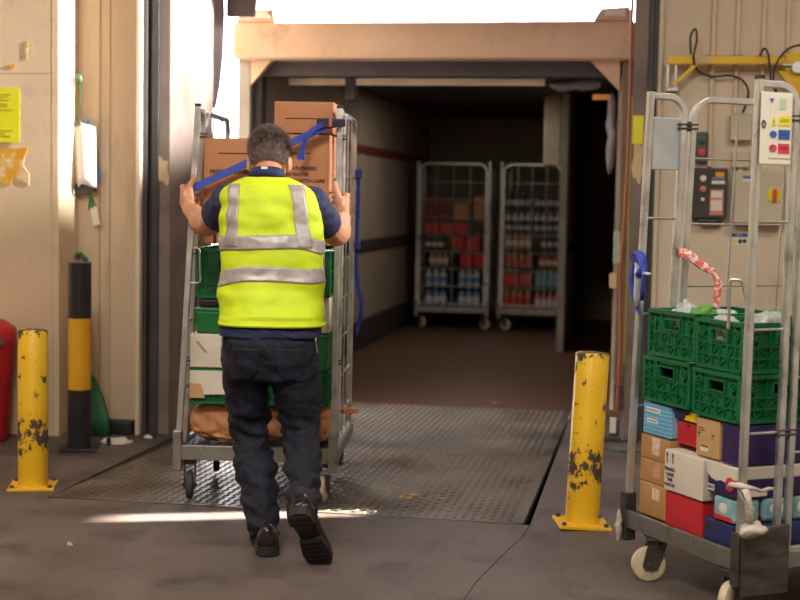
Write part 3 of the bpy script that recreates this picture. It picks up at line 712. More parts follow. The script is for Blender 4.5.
# shelf hooks: bent wire loops in front of the upper crates
for lb, xs in (('bent wire shelf hook in front of the left crate of pushed cage', (-.258, -.305)), ('bent wire shelf hook in front of the right crate of pushed cage', (.292, .268))):
    xa, xb = xs
    b = MB(); b.tube(fillet([(xa-.04 if xa < 0 else xa+.045, .012, 1.128), (xa, .006, 1.128), (xa+.004, .004, .975), (xb if xa < 0 else xa-.05, .012, .972)], .014, 5), .0045, 8)
    o = b.build('shelf_hook', 'wire', smooth=True, loc=ML); o.rotation_euler.z = MR; tag(o, lb, 'hook', 'shelf hooks')

# ================================================================== the loaded cage at the right
RA = R(-57); AX = Vector((math.cos(RA), math.sin(RA), 0))
RL = Vector((-.02, 5.15, 0))+AX*.31
FR = frame_mtx(RL, RA)
make_cage('tall galvanised roll cage loaded with green crates and boxes at right', RL, RA, -.372, .305, .80, 1.765, kl=.045, kr=.012, zb=.165, wheel_m=('nylon', 'nylon'), swivel=(-26, 25, 10, 20), side_plate=True, inset=(.17, .045), cy=.03,
          rungs=(.62, .96, 1.31), bars=(.55, .80, 1.06, 1.29, 1.53), upr=(.33, .72))
def c2(label, x0, x1, y0, y1, z0, z1, m, **kw): return carton(label, FR, x0-.31, x1-.31, y0, y1, z0, z1, m, **kw)
Y0 = .038
t = c2('lowest of three stacked brown cartons at left end of right-hand cage', -.036, .152, Y0, .33, .222, .342, 'kraft', tape=(.02, .55, .9, 'tape_shiny'))
t = c2('middle one of three stacked brown cartons at left end of right-hand cage', -.036, .150, Y0, .33, .346, .428, 'kraft', tape=(.02, .3, 1.0, 'tape'))
t = c2('topmost of three stacked brown cartons at left end of right-hand cage', -.036, .156, Y0, .33, .432, .515, 'kraft', tape=(.01, .25, 1.0, 'tape_shiny'))
t = c2('light blue dotted box with two white labels under the left crates', -.026, .156, Y0, .30, .522, .642, 'blue_card', seam=False, bevel=.006)
for x0_, x1_, z in ((-.066, .026, .092), (-.06, .012, .052)):
    q = MB().box((x0_, -.0006, z-.0085), (x1_, .0028, z+.0085)).build('white_label', 'label', t)
b = MB()
for x0_, x1_, z in ((-.061, .021, .092), (-.055, .007, .052)):
    k = x0_
    rnd = random.Random(int(z*1000))
    while k < x1_-.006: w_ = rnd.uniform(.003, .006); b.box((k, -.0011, z-.0022), (k+w_, .0008, z+.0022)); k += w_+.003
b.build('label_print', 'sign_blue', t)
t = c2('red box under the purple and yellow one in right-hand cage', .164, .312, Y0+.02, .32, .515, .598, 'red_gloss', seam=False)
MB().lathe([(.006, 0), (.006, .002)], (-.0, -.0005, .07), 12, 'y').build('round_hole', 'ink', t)
t = c2('shallow purple box with a yellow wave, on the red box under the crates', .160, .312, Y0+.012, .33, .602, .639, 'purple', seam=False, bevel=.002)
MB().prism([(-.012, .003), (.0, .02), (.014, .022), (.026, .036), (.074, .036), (.074, .003)], -.0004, .0016).build('yellow_wave', 'yellow_print', t)
t = c2('upright light brown carton with a hand hole beside the red box', .318, .456, Y0-.006, .33, .502, .634, 'kraft_light', seam=False)
MB().prism([(-.032, .018), (.006, .018), (.01, .023), (.01, .034), (.006, .039), (-.032, .039), (-.036, .034), (-.036, .023)], -.0006, .002).build('hand_hole', 'label', t)
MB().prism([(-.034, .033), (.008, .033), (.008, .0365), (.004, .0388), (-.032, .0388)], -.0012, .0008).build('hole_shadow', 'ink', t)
b = MB(); b.box((-.052, 0, .088), (-.01, .002, .0905)); b.box((-.052, 0, .096), (-.02, .002, .0985)); b.build('print', 'ink', t)
for x in (-.05, .028): b = MB(); b.box((x, 0, .064), (x+.003, .002, .08)); b.box((x-.004, 0, .078), (x+.016, .002, .081)); b.build('printed_arrow', 'ink', t)
t = c2('white carton marked fragile with two upward arrows in right-hand cage', .160, .398, .012, .33, .350, .494, 'white_card', seam=False)
for x in (-.098, -.062): b = MB(); b.box((x-.0016, -.0006, .098), (x+.0016, .0012, .128)); b.prism([(x-.006, .124), (x+.006, .124), (x, .137)], -.0006, .0012); b.build('arrow', 'ink_purple', t)
for i, s in enumerate(('FRAGILE', 'CAKES', 'THIS', 'WAY UP')): text('print', s, .0165, 'ink_purple', t, (-.077, -.0006, .077-i*.0185), align='CENTER', bold=.0004)
t = c2('bright red box at the bottom of right-hand cage under the white carton', .158, .388, .022, .33, .222, .345, 'red_card', seam=False)
t = c2('navy blue box low in the near corner of right-hand cage', .396, .565, .02, .34, .222, .302, 'navy_card', seam=False)
MB().box((-.07, -.0006, .045), (-.045, .002, .065)).build('hand_hole', 'ink', t)
t = c2('purple box with a white lid on the near corner of right-hand cage', .410, .566, .02, .42, .392, .494, 'purple', seam=False)
w_, h_ = t['w'], t['h']
b = MB(); b.box((-w_/2-.001, -.001, .062), (w_/2+.001, .40, .104)); b.build('white_lid', 'white_card', t, bevel=.003)
q = [(-.07, .064), (-.05, .05), (-.02, .045), (.0, .052), (.03, .048), (.06, .064)]
MB().prism([(x, z) for x, z in q], -.0018, .0005).build('torn_flap', 'white_card', t)
MB().lathe([(.024, 0), (.024, .002)], (.055, -.0035, .046), 20, 'y').build('red_disc', 'red_print', t)
q = MB().box((-.072, -.001, .008), (-.035, .0018, .028)).build('white_label', 'label', t)
text('print', 'NEW', .015, 'ink_purple', t, (-.0535, -.0012, .018), align='CENTER', bold=.0005)
b = MB(); b.prism([(.06, .005), (.13, .005), (.13, .026), (.06, .026)], w_/2-.0005, w_/2+.0022, 'yz'); b.build('white_label', 'label', t)
def tissue(label, x0, x1, y0, y1, z0, z1, group):
    t = c2(label, x0, x1, y0, y1, z0, z1, 'b_cyan', name='tissue_pack', cat='pack', group=group, seam=False, bevel=.012)
    w_, h_ = t['w'], t['h']; d_ = y1-y0
    MB().ell((0, .003, h_*.55), (w_*.25, .004, h_*.28), 16, 8).build('white_oval', 'label', t)
    b = MB(); b.box((-w_*.4, .0005, h_*.06), (w_*.4, .003, h_*.24)); b.build('red_print', 'red_print', t)
    b = MB(); b.ell((w_/2-.002, d_*.5, h_*.55), (.004, d_*.28, h_*.28), 16, 8); b.build('white_oval', 'label', t)
    return t
tissue('light blue pack with a white oval at the near corner of right-hand cage', .445, .566, .02, .13, .306, .388, 'blue packs')
tissue('light blue pack behind the near corner pack in right-hand cage', .445, .566, .14, .25, .306, .388, 'blue packs')
tissue('light blue pack deeper in along the near side of right-hand cage', .445, .566, .26, .34, .306, .388, 'blue packs')
t = c2('deep purple carton on the near corner under the right-hand crates', .468, .566, .03, .36, .500, .636, 'purple', seam=False)
MB().lathe([(.013, 0), (.013, .002)], (.01, -.0005, .07), 14, 'y').build('round_hole', 'ink', t)
t = c2('purple carton deep in right-hand cage behind the near corner', .36, .566, .38, .70, .500, .628, 'purple', seam=False)
t = c2('navy carton at the bottom deep in right-hand cage', .33, .566, .37, .74, .222, .385, 'navy_card', seam=False)
t = c2('purple box with a red band deep in right-hand cage, on the navy carton', .33, .566, .44, .74, .392, .494, 'purple', seam=False)
MB().box((.236/2-.001, .01, .05), (.236/2+.002, .29, .085)).build('red_band', 'red_print', t)
for lb, x0_, x1_, z0_, m_ in (('kraft carton at the back left of right-hand cage', -.012, .3, .222, 'kraft'), ('upper kraft carton at the back left of right-hand cage', -.012, .3, .432, 'kraft_light')):
    c2(lb, x0_, x1_, .36, .74, z0_, z0_+.205, m_)
ck = 'green crates in the right-hand cage'
crate('lower green crate of the left stack in right-hand cage', FR, -.324, -.028, Y0-.01, .37, .648, .163, ck)
crate('upper green crate of the left stack in right-hand cage, holding clear bags', FR, -.315, -.018, Y0, .37, .815, .168, ck)
crate('lower green crate of the right stack in right-hand cage', FR, -.005, .258, Y0-.014, .37, .642, .162, ck)
crate('upper green crate of the right stack in right-hand cage, filled with white bags', FR, -.003, .260, Y0-.008, .37, .808, .168, ck)
crate('lower green crate at the back right of right-hand cage', FR, -.005, .258, .42, .345, .642, .162, ck)
crate('upper green crate at the back right of right-hand cage', FR, -.005, .258, .42, .345, .808, .160, ck)
def bag(label, c, size, seed, m='film', cat='bag', name='plastic_bag', group=None):
    b = MB(); n = 40; b.ell((0, 0, 0), (1, 1, 1), n, 26); vs = []
    for p in b.v:
        v = Vector(p); k = 1+.34*fbm(v+Vector((seed, 2*seed, 0)), 1.7, 4)-.30*abs(noise.noise(v*2.6+Vector((seed, seed, 0))))
        k += .22*abs(noise.noise(v*4.5+Vector((seed, 0, seed))))
        q = v*k; vs.append((q.x*size[0], q.y*size[1], q.z*size[2]))
    b.v = vs; o = b.build(name, m, smooth='all', loc=FR @ Vector((c[0]-.31, c[1], c[2]))); o.rotation_euler.z = RA
    return tag(o, label, cat, group)
gb = 'plastic bags in the green crates'
bag('clear plastic bag sticking up from the left crate of right-hand cage', (.10, .13, .958), (.055, .05, .05), 1.1, group=gb)
bag('green leafy bag at the right end of the left crate of right-hand cage', (.20, .14, .955), (.05, .05, .055), 2.7, 'leafy', group=gb)
bag('white plastic bag at the back of the left crate of right-hand cage', (.12, .26, .945), (.085, .05, .04), 3.9, 'film', group=gb)
bag('white plastic bag behind the hand hole of the upper right crate', (.385, .10, .935), (.055, .045, .055), 5.2, 'film', group=gb)
bag('broad white plastic bag heaped in the middle of the upper right crate', (.44, .23, .945), (.09, .07, .055), 6.4, 'film', group=gb)
bag('green and white bag peeping over the back of the upper right crate', (.36, .32, .95), (.055, .05, .05), 8.8, 'leafy', group=gb)
bag('white plastic bag heaped in the crate at the back right', (.43, .58, .94), (.09, .11, .055), 9.5, 'film', group=gb)
# things tied or fixed to the cage
t = thing('warning_plate', 'pale plate with yellow, blue and red safety signs on near frame of right-hand cage', 'sign', FR @ Vector((.305+.042, .068, 1.612)), RA); t.scale = (1, 1, .82)
MB().box((-.008, -.062, -.145), (-.002, .06, .135)).build('plate', 'label', t, bevel=.003)
MB().box((-.002, -.03, -.12), (.0, .055, .125)).build('sheet', 'label', t)
for z, m_ in ((.025, 'sign_yellow'), (-.028, 'sign_blue'), (-.082, 'sign_red')):
    MB().box((0, .005, z-.019), (.0015, .05, z+.019)).build('colour_panel', m_, t)
b = MB()
for z in (.03, .024, -.022, -.029, -.077, -.084): b.box((.0015, .01, z-.001), (.002, .045, z+.001))
b.build('panel_text', 'ink_purple', t)
MB().prism([(-.026, .006), (-.004, .006), (-.015, .042)], 0, .0015, 'yz').build('hazard_triangle', 'sign_yellow', t)
MB().prism([(-.0165, .012), (-.0135, .012), (-.0135, .03), (-.0165, .03)], .0012, .002, 'yz').build('hazard_mark', 'ink', t)
MB().lathe([(.014, 0), (.014, .0015)], (0, -.015, -.028), 18, 'x').build('blue_disc', 'sign_blue', t)
b = MB(); b.lathe([(.015, 0), (.015, .0015), (.0115, .0015), (.0115, 0)], (0, -.015, -.082), 20, 'x'); b.prism([(-.025, -.074), (-.022, -.071), (-.005, -.090), (-.008, -.093)], 0, .0014, 'yz'); b.build('prohibition_sign', 'sign_red', t)
MB().box((0, .005, .07), (.0015, .03, .112)).build('green_symbol', 'sign_green', t)
MB().prism([(-.034, .11), (-.018, .11), (-.022, .092)], 0, .0015, 'yz').build('blue_symbol', 'sign_blue', t)
b = MB(); b.lathe([(.012, 0), (.012, .002), (.0075, .002), (.0075, 0)], (0, 0, 0), 16, 'x'); b.v = [(x-.002, y*.7-.052, z*1.35+.01) for x, y, z in b.v]; b.build('painted_ring', 'ink', t)
o = MB().box((-.003, -.06, -.075), (.003, .065, .115)).build('name_plate', 'plate', loc=FR @ Vector((-.312, .088, 1.56)), bevel=.003); o.rotation_euler.z = RA
tag(o, 'blank grey metal plate on the far frame of right-hand cage', 'plate')
b = MB(); b.tube(fillet([(.245-.31+.31, .004, .955), (.245, .002, 1.118), (.272, .03, 1.118), (.272, .06, 1.02)], .012, 5), .0055, 8)
b.v = [(x-.03, y, z) for x, y, z in b.v]
o = b.build('shelf_hook', 'wire', smooth=True, loc=RL); o.rotation_euler.z = RA; tag(o, 'bent wire shelf hook over the upper right crate of right-hand cage', 'hook', 'shelf hooks')
# blue strap knotted on the far post
t = thing('tied_strap', 'blue strap knotted on the far post of right-hand cage', 'strap', FR @ Vector((-.318, .0, 1.115)), RA); t.scale = (.85, 1, .85)
b = MB(); ribbon(b, [(-.03, -.01, .05), (.0, -.022, .085), (.035, -.02, .075), (.05, -.012, .02), (.04, -.03, -.02)], .035, side=(0, 1, .4)); b.ell((.005, -.02, .055), (.036, .014, .034), 14, 10); b.build('knot', 'strap', t, smooth='all')
b = MB(); ribbon(b, [(-.025, -.012, .04), (-.034, -.02, -.03), (-.018, -.022, -.09), (.02, -.022, -.15), (.045, -.02, -.175)], .018, side=(0, 1, .3)); ribbon(b, [(.05, -.012, .03), (.062, -.02, -.04), (.055, -.02, -.12)], .018, side=(0, 1, .3)); b.build('loose_end', 'strap', t, smooth='all')
b = MB(); ribbon(b, [(.02, -.022, .04), (.03, -.026, -.02), (.022, -.024, -.09), (.03, -.024, -.15)], .024, th=.008, side=(0, 1, .3)); b.ell((.075, -.015, -.005), (.035, .01, .009), 10, 8); b.build('clear_wrap', 'film', t, smooth='all')
# red and white ribbon
b = MB(); P_ = [(-.012, -.02, .065), (.03, -.03, .05), (.075, -.03, .015), (.115, -.03, -.005), (.138, -.03, -.05), (.135, -.028, -.09), (.13, -.03, -.125), (.14, -.03, -.145)]
rings = []
for i, p in enumerate(P_):
    wd = [.016, .02, .018, .013, .015, .016, .013, .008][i]; s = 1 if i < 4 else 0
    ax = Vector((.2, .1, 1)) if i < 4 else Vector((1, .3, .1)); ax.normalize(); nn = Vector((.1, -1, .1)).normalized()
    rings.append([Vector(p)+ax*wd*math.cos(2*PI*k/10)*1+nn*(.006+.004*math.sin(3*k+i))*math.sin(2*PI*k/10) for k in range(10)])
b.loft(rings)
o = b.build('barrier_tape', 'ribbon', smooth='all', loc=FR @ Vector((-.322, .172, 1.125))); o.rotation_euler.z = R(10)
tag(o, 'red and white tape end tied to the far frame of right-hand cage', 'tape')
# white wrap tied on the near post
t = thing('shrink_wrap', 'white shrink wrap tied on the near post of right-hand cage', 'wrap', FR @ Vector((.305, -.004, .445)), RA)
b = MB(); b.tube([(-.03, -.02, -.005), (.0, -.03, .01), (.034, -.02, .012), (.046, .03, .004), (.044, .06, -.006), (.04, .09, -.002), (.036, .118, -.008)], [.005, .008, .009, .007, .006, .005, .003], 12); b.v = [tuple(Vector(p)+Vector((0, .6, 1)).normalized()*.007*fbm(Vector(p), 70, 3)) for p in b.v]; b.build('tie', 'rag', t, smooth='all')
b = MB(); b.tube([(.04, -.012, .0), (.052, .005, -.04), (.054, .012, -.085), (.05, .02, -.115)], [.013, .016, .013, .010], 12)
vs = []
for p in b.v: v = Vector(p); vs.append(tuple(v*(1)+Vector((1, 1, 0))*.016*fbm(v*1, 60, 3)))
b.v = vs; b.build('hanging_wrap', 'rag', t, smooth='all')
b = MB(); b.ell((.05, .03, -.13), (.03, .045, .024), 20, 14); b.v = [tuple(Vector(p)*1+(Vector(p)-Vector((.05, .03, -.13)))*.6*fbm(Vector(p), 28, 3)) for p in b.v]; b.build('wrap_bunch', 'rag', t, smooth='all')
o = crumple('wrap_scrap', 'white wrap scrap caught on the far base corner of right-hand cage', 'wrap', FR @ Vector((-.365, -.03, .175)), (.012, .012, .055), 'rag', 5)
# ------------------------------------------------------------------ bollards
def bollard(label, loc, h, r, rz, m, bands=None, tilt=(0, 0)):
    t = thing('bollard', label, 'bollard', loc, rz); t.rotation_euler = (tilt[0], tilt[1], rz)
    MB().box((-r*1.55, -r*1.55, .0), (r*1.55, r*1.55, .014)).build('base_plate', m if not bands else 'black_paint', t, bevel=.003)
    if not bands:
        MB().lathe([(r, .014), (r, h-.01), (r-.004, h-.003), (r-.012, h), (.0005, h)], n=48).build('post', m, t, smooth=True)
        for sx in (-1, 1):
            for sy in (-1, 1): MB().lathe([(.010, .014), (.010, .024), (.005, .028), (.0005, .028)], (sx*r*1.25, sy*r*1.25, 0), 6).build('bolt', 'galv_dark', t)
    else:
        z = .014
        for z1, mm, nm in bands:
            MB().lathe([(.0005, z), (r, z), (r, z1), (.0005, z1)], n=40).build(nm, mm, t, smooth=True); z = z1
    return t
bollard('scratched yellow bollard at far left beside the red bin', (-2.778, 6.03, 0), .735, .068, R(18), 'chipped')
bollard('chipped yellow bollard at the right end of the ramp', (-.242, 5.90, 0), .735, .071, R(12), 'chipped', tilt=(R(-.4), R(2.2)))
bollard('black bollard with a broad yellow band by the wall corner', (-2.96, 7.0, 0), 1.005, .061, R(15), 'black_paint', [(.325, 'black_paint', 'lower_band'), (.705, 'post_yellow', 'yellow_band'), (1.0, 'black_paint', 'upper_band')])

# ------------------------------------------------------------------ left wall
t = thing('wall_notice', 'yellow printed notice on the left wall', 'notice', (-3.55, 7.326, 1.79))
MB().box((-.1, -.002, -.15), (.1, .0, .152)).build('sheet', 'notice', t)
b = MB(); rnd = random.Random(3)
for z in (.115, .10, .085, .062, .05, .03): b.box((-.085, -.003, z-.002), (.06-rnd.random()*.05, -.0018, z+.002))
b.build('print', 'notice_ink', t); b = MB()
for z in (-.085, -.1, -.115): b.box((-.085, -.003, z-.002), (.06-rnd.random()*.05, -.0018, z+.002))
b.build('lower_print', 'notice_ink', t)
tag(patch(MB(), (-3.53, 7.3295, 1.515), .20, .19, 11, 'y', .003, .35).build('torn_notice', 'sticker_orange'), 'torn orange remains of a notice below the yellow one', 'notice')
tag(patch(MB(), (-3.505, 7.3295, 2.06), .05, .02, 13, 'y', .002, .2).build('tape_scrap', 'sticker_orange'), 'small tan tape scrap above the yellow notice', 'tape')
tag(patch(MB(), (-3.413, 7.3295, 2.15), .016, .09, 14, 'y', .002, .2).build('tape_scrap', 'sticker_orange'), 'upright tan tape scrap high on the left wall', 'tape')
t = thing('clipboard', 'clipboard of white papers hanging in the wall recess by the corner', 'clipboard', (-3.175, 7.545, 1.60), R(0))
t.rotation_euler = (R(4), R(-10), R(-8)); t.scale = (1.3, 1, 1.05)
MB().box((-.075, .012, -.16), (.055, .02, .16)).build('board', 'sign_blue', t, bevel=.003)
b = MB(); rings = []
for i in range(9):
    v = i/8; z = .155-.325*v
    x0_, x1_ = -.05-.01*v, .085-.035*v; bulge = .03*math.sin(v*PI*.8)+.05*v*v
    rings.append([(x0_, .008-bulge*.2, z-.02), ((x0_+x1_)/2, .002-bulge, z), (x1_, .006-bulge*.6, z-.035), (x1_, .009-bulge*.6, z-.035), ((x0_+x1_)/2, .005-bulge, z), (x0_, .011-bulge*.2, z-.02)])
b.loft(rings); b.build('paper_sheets', 'paper', t, smooth='all')
b = MB(); b.box((-.045, -.004, .14), (.02, .012, .165)); b.build('clip', 'galv_dark', t, bevel=.002)
b = MB(); b.box((-.07, -.02, -.225), (.03, .012, -.165)); b.build('lower_board', 'truck_dark', t, bevel=.003)
b = MB()
rnd = random.Random(9)
for i in range(5):
    dx = rnd.uniform(-.02, .02); b.tube([(0, .0, -.2), (dx*.4, -.004, -.25), (dx, -.004, -.30-.02*rnd.random())], .0035, 6)
b.build('green_tassel', 'shovel', t)
b = MB(); b.tube([(.0, .006, .16), (.03, .008, .26), (.05, .006, .36)], .003, 6); b.ell((.05, .004, .385), (.014, .012, .028), 8, 6); b.build('green_string', 'shovel', t)
MB().box((-.012, -.006, -.40), (.022, -.003, -.30)).build('paper_tag', 'label', t)
# shovel behind the black bollard
t = thing('plastic_shovel', 'green plastic shovel leaning on the wall behind the black bollard', 'shovel', (-3.135, 7.42, 0))
b = MB(); b.tube([(.03, .02, .3), (-.04, .10, .75), (-.063, .15, .93)], .014, 10); b.tube([(-.063, .15, .93), (-.10, .14, .97), (-.10, .14, 1.0), (-.06, .15, 1.02), (-.03, .155, .99), (-.04, .153, .94)], .013, 10); b.build('handle', 'shovel', t, smooth='all')
b = MB(); rings = []
for z, hw_, y in ((.0, .125, -.02), (.1, .12, -.005), (.22, .09, .01), (.32, .045, .022), (.36, .02, .026)):
    rings.append([(.055-.03*(z/.36)+hw_*math.cos(q), y+.03*abs(math.cos(q))**2+(.004 if math.sin(q) > 0 else -.004), z) for q in [2*PI*k/14 for k in range(14)]])
b.loft(rings); b.build('blade', 'shovel', t, smooth='all')
# red bin at the left edge
t = thing('waste_bin', 'red plastic bin at the left edge of the dock', 'bin', (-3.60, 7.12, 0))
b = MB(); b.loft([[(r*math.cos(2*PI*k/28), r*math.sin(2*PI*k/28)*.8, z) for k in range(28)] for r, z in ((.15, 0), (.165, .02), (.20, .53), (.205, .56))]); b.build('body', 'red_bin', t, smooth=True)
b = MB(); b.loft([[(r*math.cos(2*PI*k/28), r*math.sin(2*PI*k/28)*.8, z) for k in range(28)] for r, z in ((.212, .55), (.216, .60), (.205, .63), (.15, .665), (.02, .68))]); b.build('lid', 'red_bin', t, smooth=True)
b = MB(); b.tube([(-.02, -.172, .64), (.08, -.166, .63), (.16, -.12, .60), (.19, -.1, .55)], 0, w=.03, h=.05, up=(0, 1, 0)); b.build('lid_flap', 'grey_plastic', t, smooth=True)
tag(MB().box((-3.36, 7.2, 0), (-3.30, 7.31, .58)).build('dark_board', 'truck_dark', bevel=.004), 'dark board standing against the wall between bin and bollard', 'board')
t = thing('wall_socket', 'cream socket box low on the wall beside the red bin', 'socket', (-3.35, 7.325, .40)); t.location.x = -3.405
MB().box((-.04, -.03, -.035), (.04, 0, .035)).build('box', 'box_grey', t, bevel=.006); MB().lathe([(.016, 0), (.016, .006), (.008, .006)], (.0, -.036, 0), 14, 'y').build('outlet', 'ink', t)
# litter
def scrap(label, c, w, d, seed, m='paper', cat='paper', name='paper_scrap'):
    rnd = random.Random(seed); n = 9; top = []; 
    for i in range(n):
        a = 2*PI*i/n; k = .75+.4*rnd.random(); top.append((c[0]+w/2*k*math.cos(a), c[1]+d/2*k*math.sin(a), c[2]+.004+.012*rnd.random()))
    b = MB(); b.loft([[(x, y, c[2]+.001) for x, y, z in top], top]); return tag(b.build(name, m), label, cat)
scrap('pale paper scrap on the floor beside the black bollard', (-2.86, 7.27, 0), .17, .18, 2)
scrap('tiny pale paper scrap on the floor by the door track', (-2.735, 7.44, 0), .055, .05, 4)
tag(MB().box((-3.03, 7.5, 0), (-2.86, 7.59, .075)).build('rubber_block', 'cap', bevel=.01), 'black rubber block on the floor against the wall recess', 'block')
tag(MB().lathe([(.012, 0), (.012, .035), (.006, .04), (.0005, .04)], (-2.86, 7.16, 0), 10).build('black_stopper', 'cap'), 'small black stopper on the floor beside the paper scrap', 'stopper')
scrap('tiny orange scrap lying on the ramp inside the lorry', (-1.04, 9.9, -.08), .05, .05, 6, 'brick_red')
rnd = random.Random(21)
for i in range(9):
    x, y = rnd.uniform(-2.7, .5), rnd.uniform(3.6, 5.7)
    s = rnd.uniform(.008, .018)
    o = scrap('tiny pale fleck of litter on the concrete floor', (x, y, 0), s*1.6, s, 30+i, 'sticker_pale', 'litter', 'litter_fleck'); o['group'] = 'litter flecks on the concrete'

# ------------------------------------------------------------------ right-hand wall
WY = 8.2
for lb, x, z0_ in (('slim upright conduit nearest the door on the right wall', .330, 1.58), ('conduit running down to the black control panel on the right wall', .225, 1.75),
                   ('conduit above the small upper junction box on the right wall', .463, 1.88), ('conduit second from the right on the right wall', .606, 1.6), ('conduit farthest from the door on the right wall', .738, 1.6)):
    if x == .225: continue
    t = thing('conduit', lb, 'pipe', (x, WY-.018, z0_), 0)
    MB().lathe([(.0005, 0), (.013, 0), (.013, 4.45-z0_), (.0005, 4.45-z0_)], n=14).build('pipe', 'conduit', t, smooth=True)
    b = MB()
    for z in ((2.215, 1.95) if x < .4 else (2.215,)):
        b.lathe([(.013, z-z0_-.012), (.02, z-z0_-.01), (.02, z-z0_+.01), (.013, z-z0_+.012)], n=14); b.box((-.036, .004, z-z0_-.008), (.036, .018, z-z0_+.008))
    b.build('pipe_clip', 'conduit', t)
t = thing('downpipe', 'tall grey pipe beside the right door jamb', 'pipe', (.038, WY-.03, 0))
MB().lathe([(.0005, 0), (.017, 0), (.017, 4.45), (.0005, 4.45)], n=16).build('pipe', 'conduit', t, smooth=True)
# yellow jib beam
t = thing('jib_beam', 'yellow steel jib beam reaching across the right wall above the cage', 'beam', (.08, WY-.10, 2.17))
MB().box((0, -.02, -.022), (.66, .02, .022)).build('beam', 'beam_yellow', t, bevel=.003)
MB().box((.14, -.0215, -.017), (.23, -.02, .017)).build('pale_label', 'sticker_pale', t)
MB().tube([(.04, 0, -.13), (.16, 0, -.02)], 0, w=.02, h=.02).build('brace', 'beam_yellow', t)
b = MB(); b.box((-.005, 0, -.16), (.008, .02, -.02)); b.box((.04, 0, -.16), (.052, .02, -.02)); b.box((-.005, 0, -.17), (.06, .095, -.15)); b.build('wall_bracket', 'galv', t, bevel=.002)
b = MB(); b.box((.64, -.035, -.06), (.86, .035, .045)); b.prism([(.60, -.06), (.72, -.06), (.80, -.22), (.72, -.22)], -.03, .03); b.build('head', 'beam_yellow', t, bevel=.004)
b = MB(); b.lathe([(.0005, -.02), (.03, -.02), (.034, .0), (.02, .02), (.0005, .02)], (.70, -.055, -.045), 16, 'y'); b.lathe([(.008, -.05), (.008, .02)], (.675, -.05, -.03), 10, 'x'); b.build('bolt', 'galv', t, smooth=True)
def cable(label, pts, r=.006, m='cable'):
    P = [Vector(p) for p in pts]; out = []
    for i in range(len(P)-1):
        p0_, p1_, p2_, p3_ = P[max(i-1, 0)], P[i], P[i+1], P[min(i+2, len(P)-1)]
        for k in range(6):
            s = k/6; out.append(.5*((2*p1_)+(p2_-p0_)*s+(2*p0_-5*p1_+4*p2_-p3_)*s*s+(3*p1_-p0_-3*p2_+p3_)*s**3))
    out.append(P[-1]); b = MB(); b.tube(out, r, 8)
    return tag(b.build('cable', m, smooth='all'), label, 'cable')
cable('black cable looped over the yellow beam and sagging to the small junction box', [(.205, 8.07, 2.20), (.2, 8.07, 2.3), (.225, 8.065, 2.34), (.235, 8.07, 2.28), (.22, 8.06, 2.18), (.25, 8.13, 2.115), (.33, 8.15, 2.085), (.43, 8.15, 2.09), (.50, 8.15, 2.06), (.53, 8.15, 1.99), (.505, 8.17, 1.885)])
cable('black cable arching over the beam end to the cage top at right', [(.58, 8.06, 2.19), (.60, 8.05, 2.23), (.625, 8.05, 2.19), (.645, 8.05, 2.05), (.68, 8.05, 1.98)])
cable('black cable curving down behind the beam head', [(.86, 8.04, 2.22), (.78, 8.03, 2.245), (.70, 8.03, 2.20), (.655, 8.03, 2.10), (.67, 8.03, 2.0), (.70, 8.04, 1.93)])
def enclosure(name, label, cat, x0, x1, z0_, z1_, d, m):
    t = thing(name, label, cat, ((x0+x1)/2, WY, z0_)); w_, h_ = x1-x0, z1_-z0_
    MB().box((-w_/2, -d*.8, 0), (w_/2, 0, h_)).build('body', m, t, bevel=.006); MB().box((-w_/2+.003, -d, .003), (w_/2-.003, -d*.8+.001, h_-.003)).build('cover', m, t, bevel=.004)
    return t, w_, h_, d
t, w_, h_, d = enclosure('junction_box', 'pale junction box under the yellow beam, upper of two', 'box', .436, .558, 1.725, 1.875, .07, 'box_grey')
t, w_, h_, d = enclosure('junction_box', 'pale junction box just above the isolator, lower of two', 'box', .452, .552, 1.575, 1.665, .06, 'box_grey')
MB().box((-.012, -.035, -.03), (.012, -.01, .0)).build('gland', 'box_grey', t)
t, w_, h_, d = enclosure('control_panel', 'black control panel with round buttons on the right wall', 'control panel', .232, .43, 1.285, 1.57, .10, 'box_black')
b = MB(); b.box((-.06, -.09, -.03), (.06, 0, 0)); b.build('lower_lip', 'box_black', t, bevel=.01)
for x, z, m_ in ((-.035, .225, 'label'), (-.035, .165, 'b_pink'), (-.035, .108, 'label')):
    MB().lathe([(.018 if z > .12 else .011, 0), (.018 if z > .12 else .011, -.012), (.010, -.016), (.0005, -.016)], (x, -d, z), 16, 'y').build('button', m_, t)
MB().box((.032, -d-.001, .235), (.08, -d, .262)).build('orange_label', 'post_yellow', t)
q = MB().box((.012, -d-.001, .195), (.085, -d, .23)).build('white_label', 'label', t); MB().box((.012, -d-.0016, .214), (.085, -d-.0008, .228)).build('blue_stripe', 'sign_blue', q)
q = MB().box((.005, -d-.001, .02), (.08, -d, .165)).build('red_label', 'b_pink', t); b = MB(); b.box((.012, -d-.0016, .045), (.073, -d-.0008, .105)); b.box((.012, -d-.0016, .118), (.073, -d-.0008, .155)); b.build('white_text_panel', 'label', q)
t, w_, h_, d = enclosure('push_button_box', 'small box with green and red push buttons beside the control panel', 'switch', .248, .312, 1.60, 1.775, .06, 'grey_plastic')
MB().lathe([(.018, 0), (.018, -.012), (.0005, -.014)], (0.005, -d, .125), 14, 'y').build('green_button', 'shovel', t); MB().lathe([(.02, 0), (.02, -.014), (.0005, -.016)], (.005, -d, .06), 14, 'y').build('red_button', 'sign_red', t)
t, w_, h_, d = enclosure('isolator_switch', 'pale isolator box with a red and yellow rotary switch', 'switch', .468, .735, 1.262, 1.556, .12, 'box_grey')
q = MB().box((-.09, -d-.001, .235), (-.025, -d, .265)).build('white_label', 'label', t); MB().box((-.09, -d-.0016, .250), (-.025, -d-.0008, .265)).build('blue_stripe', 'sign_blue', q)
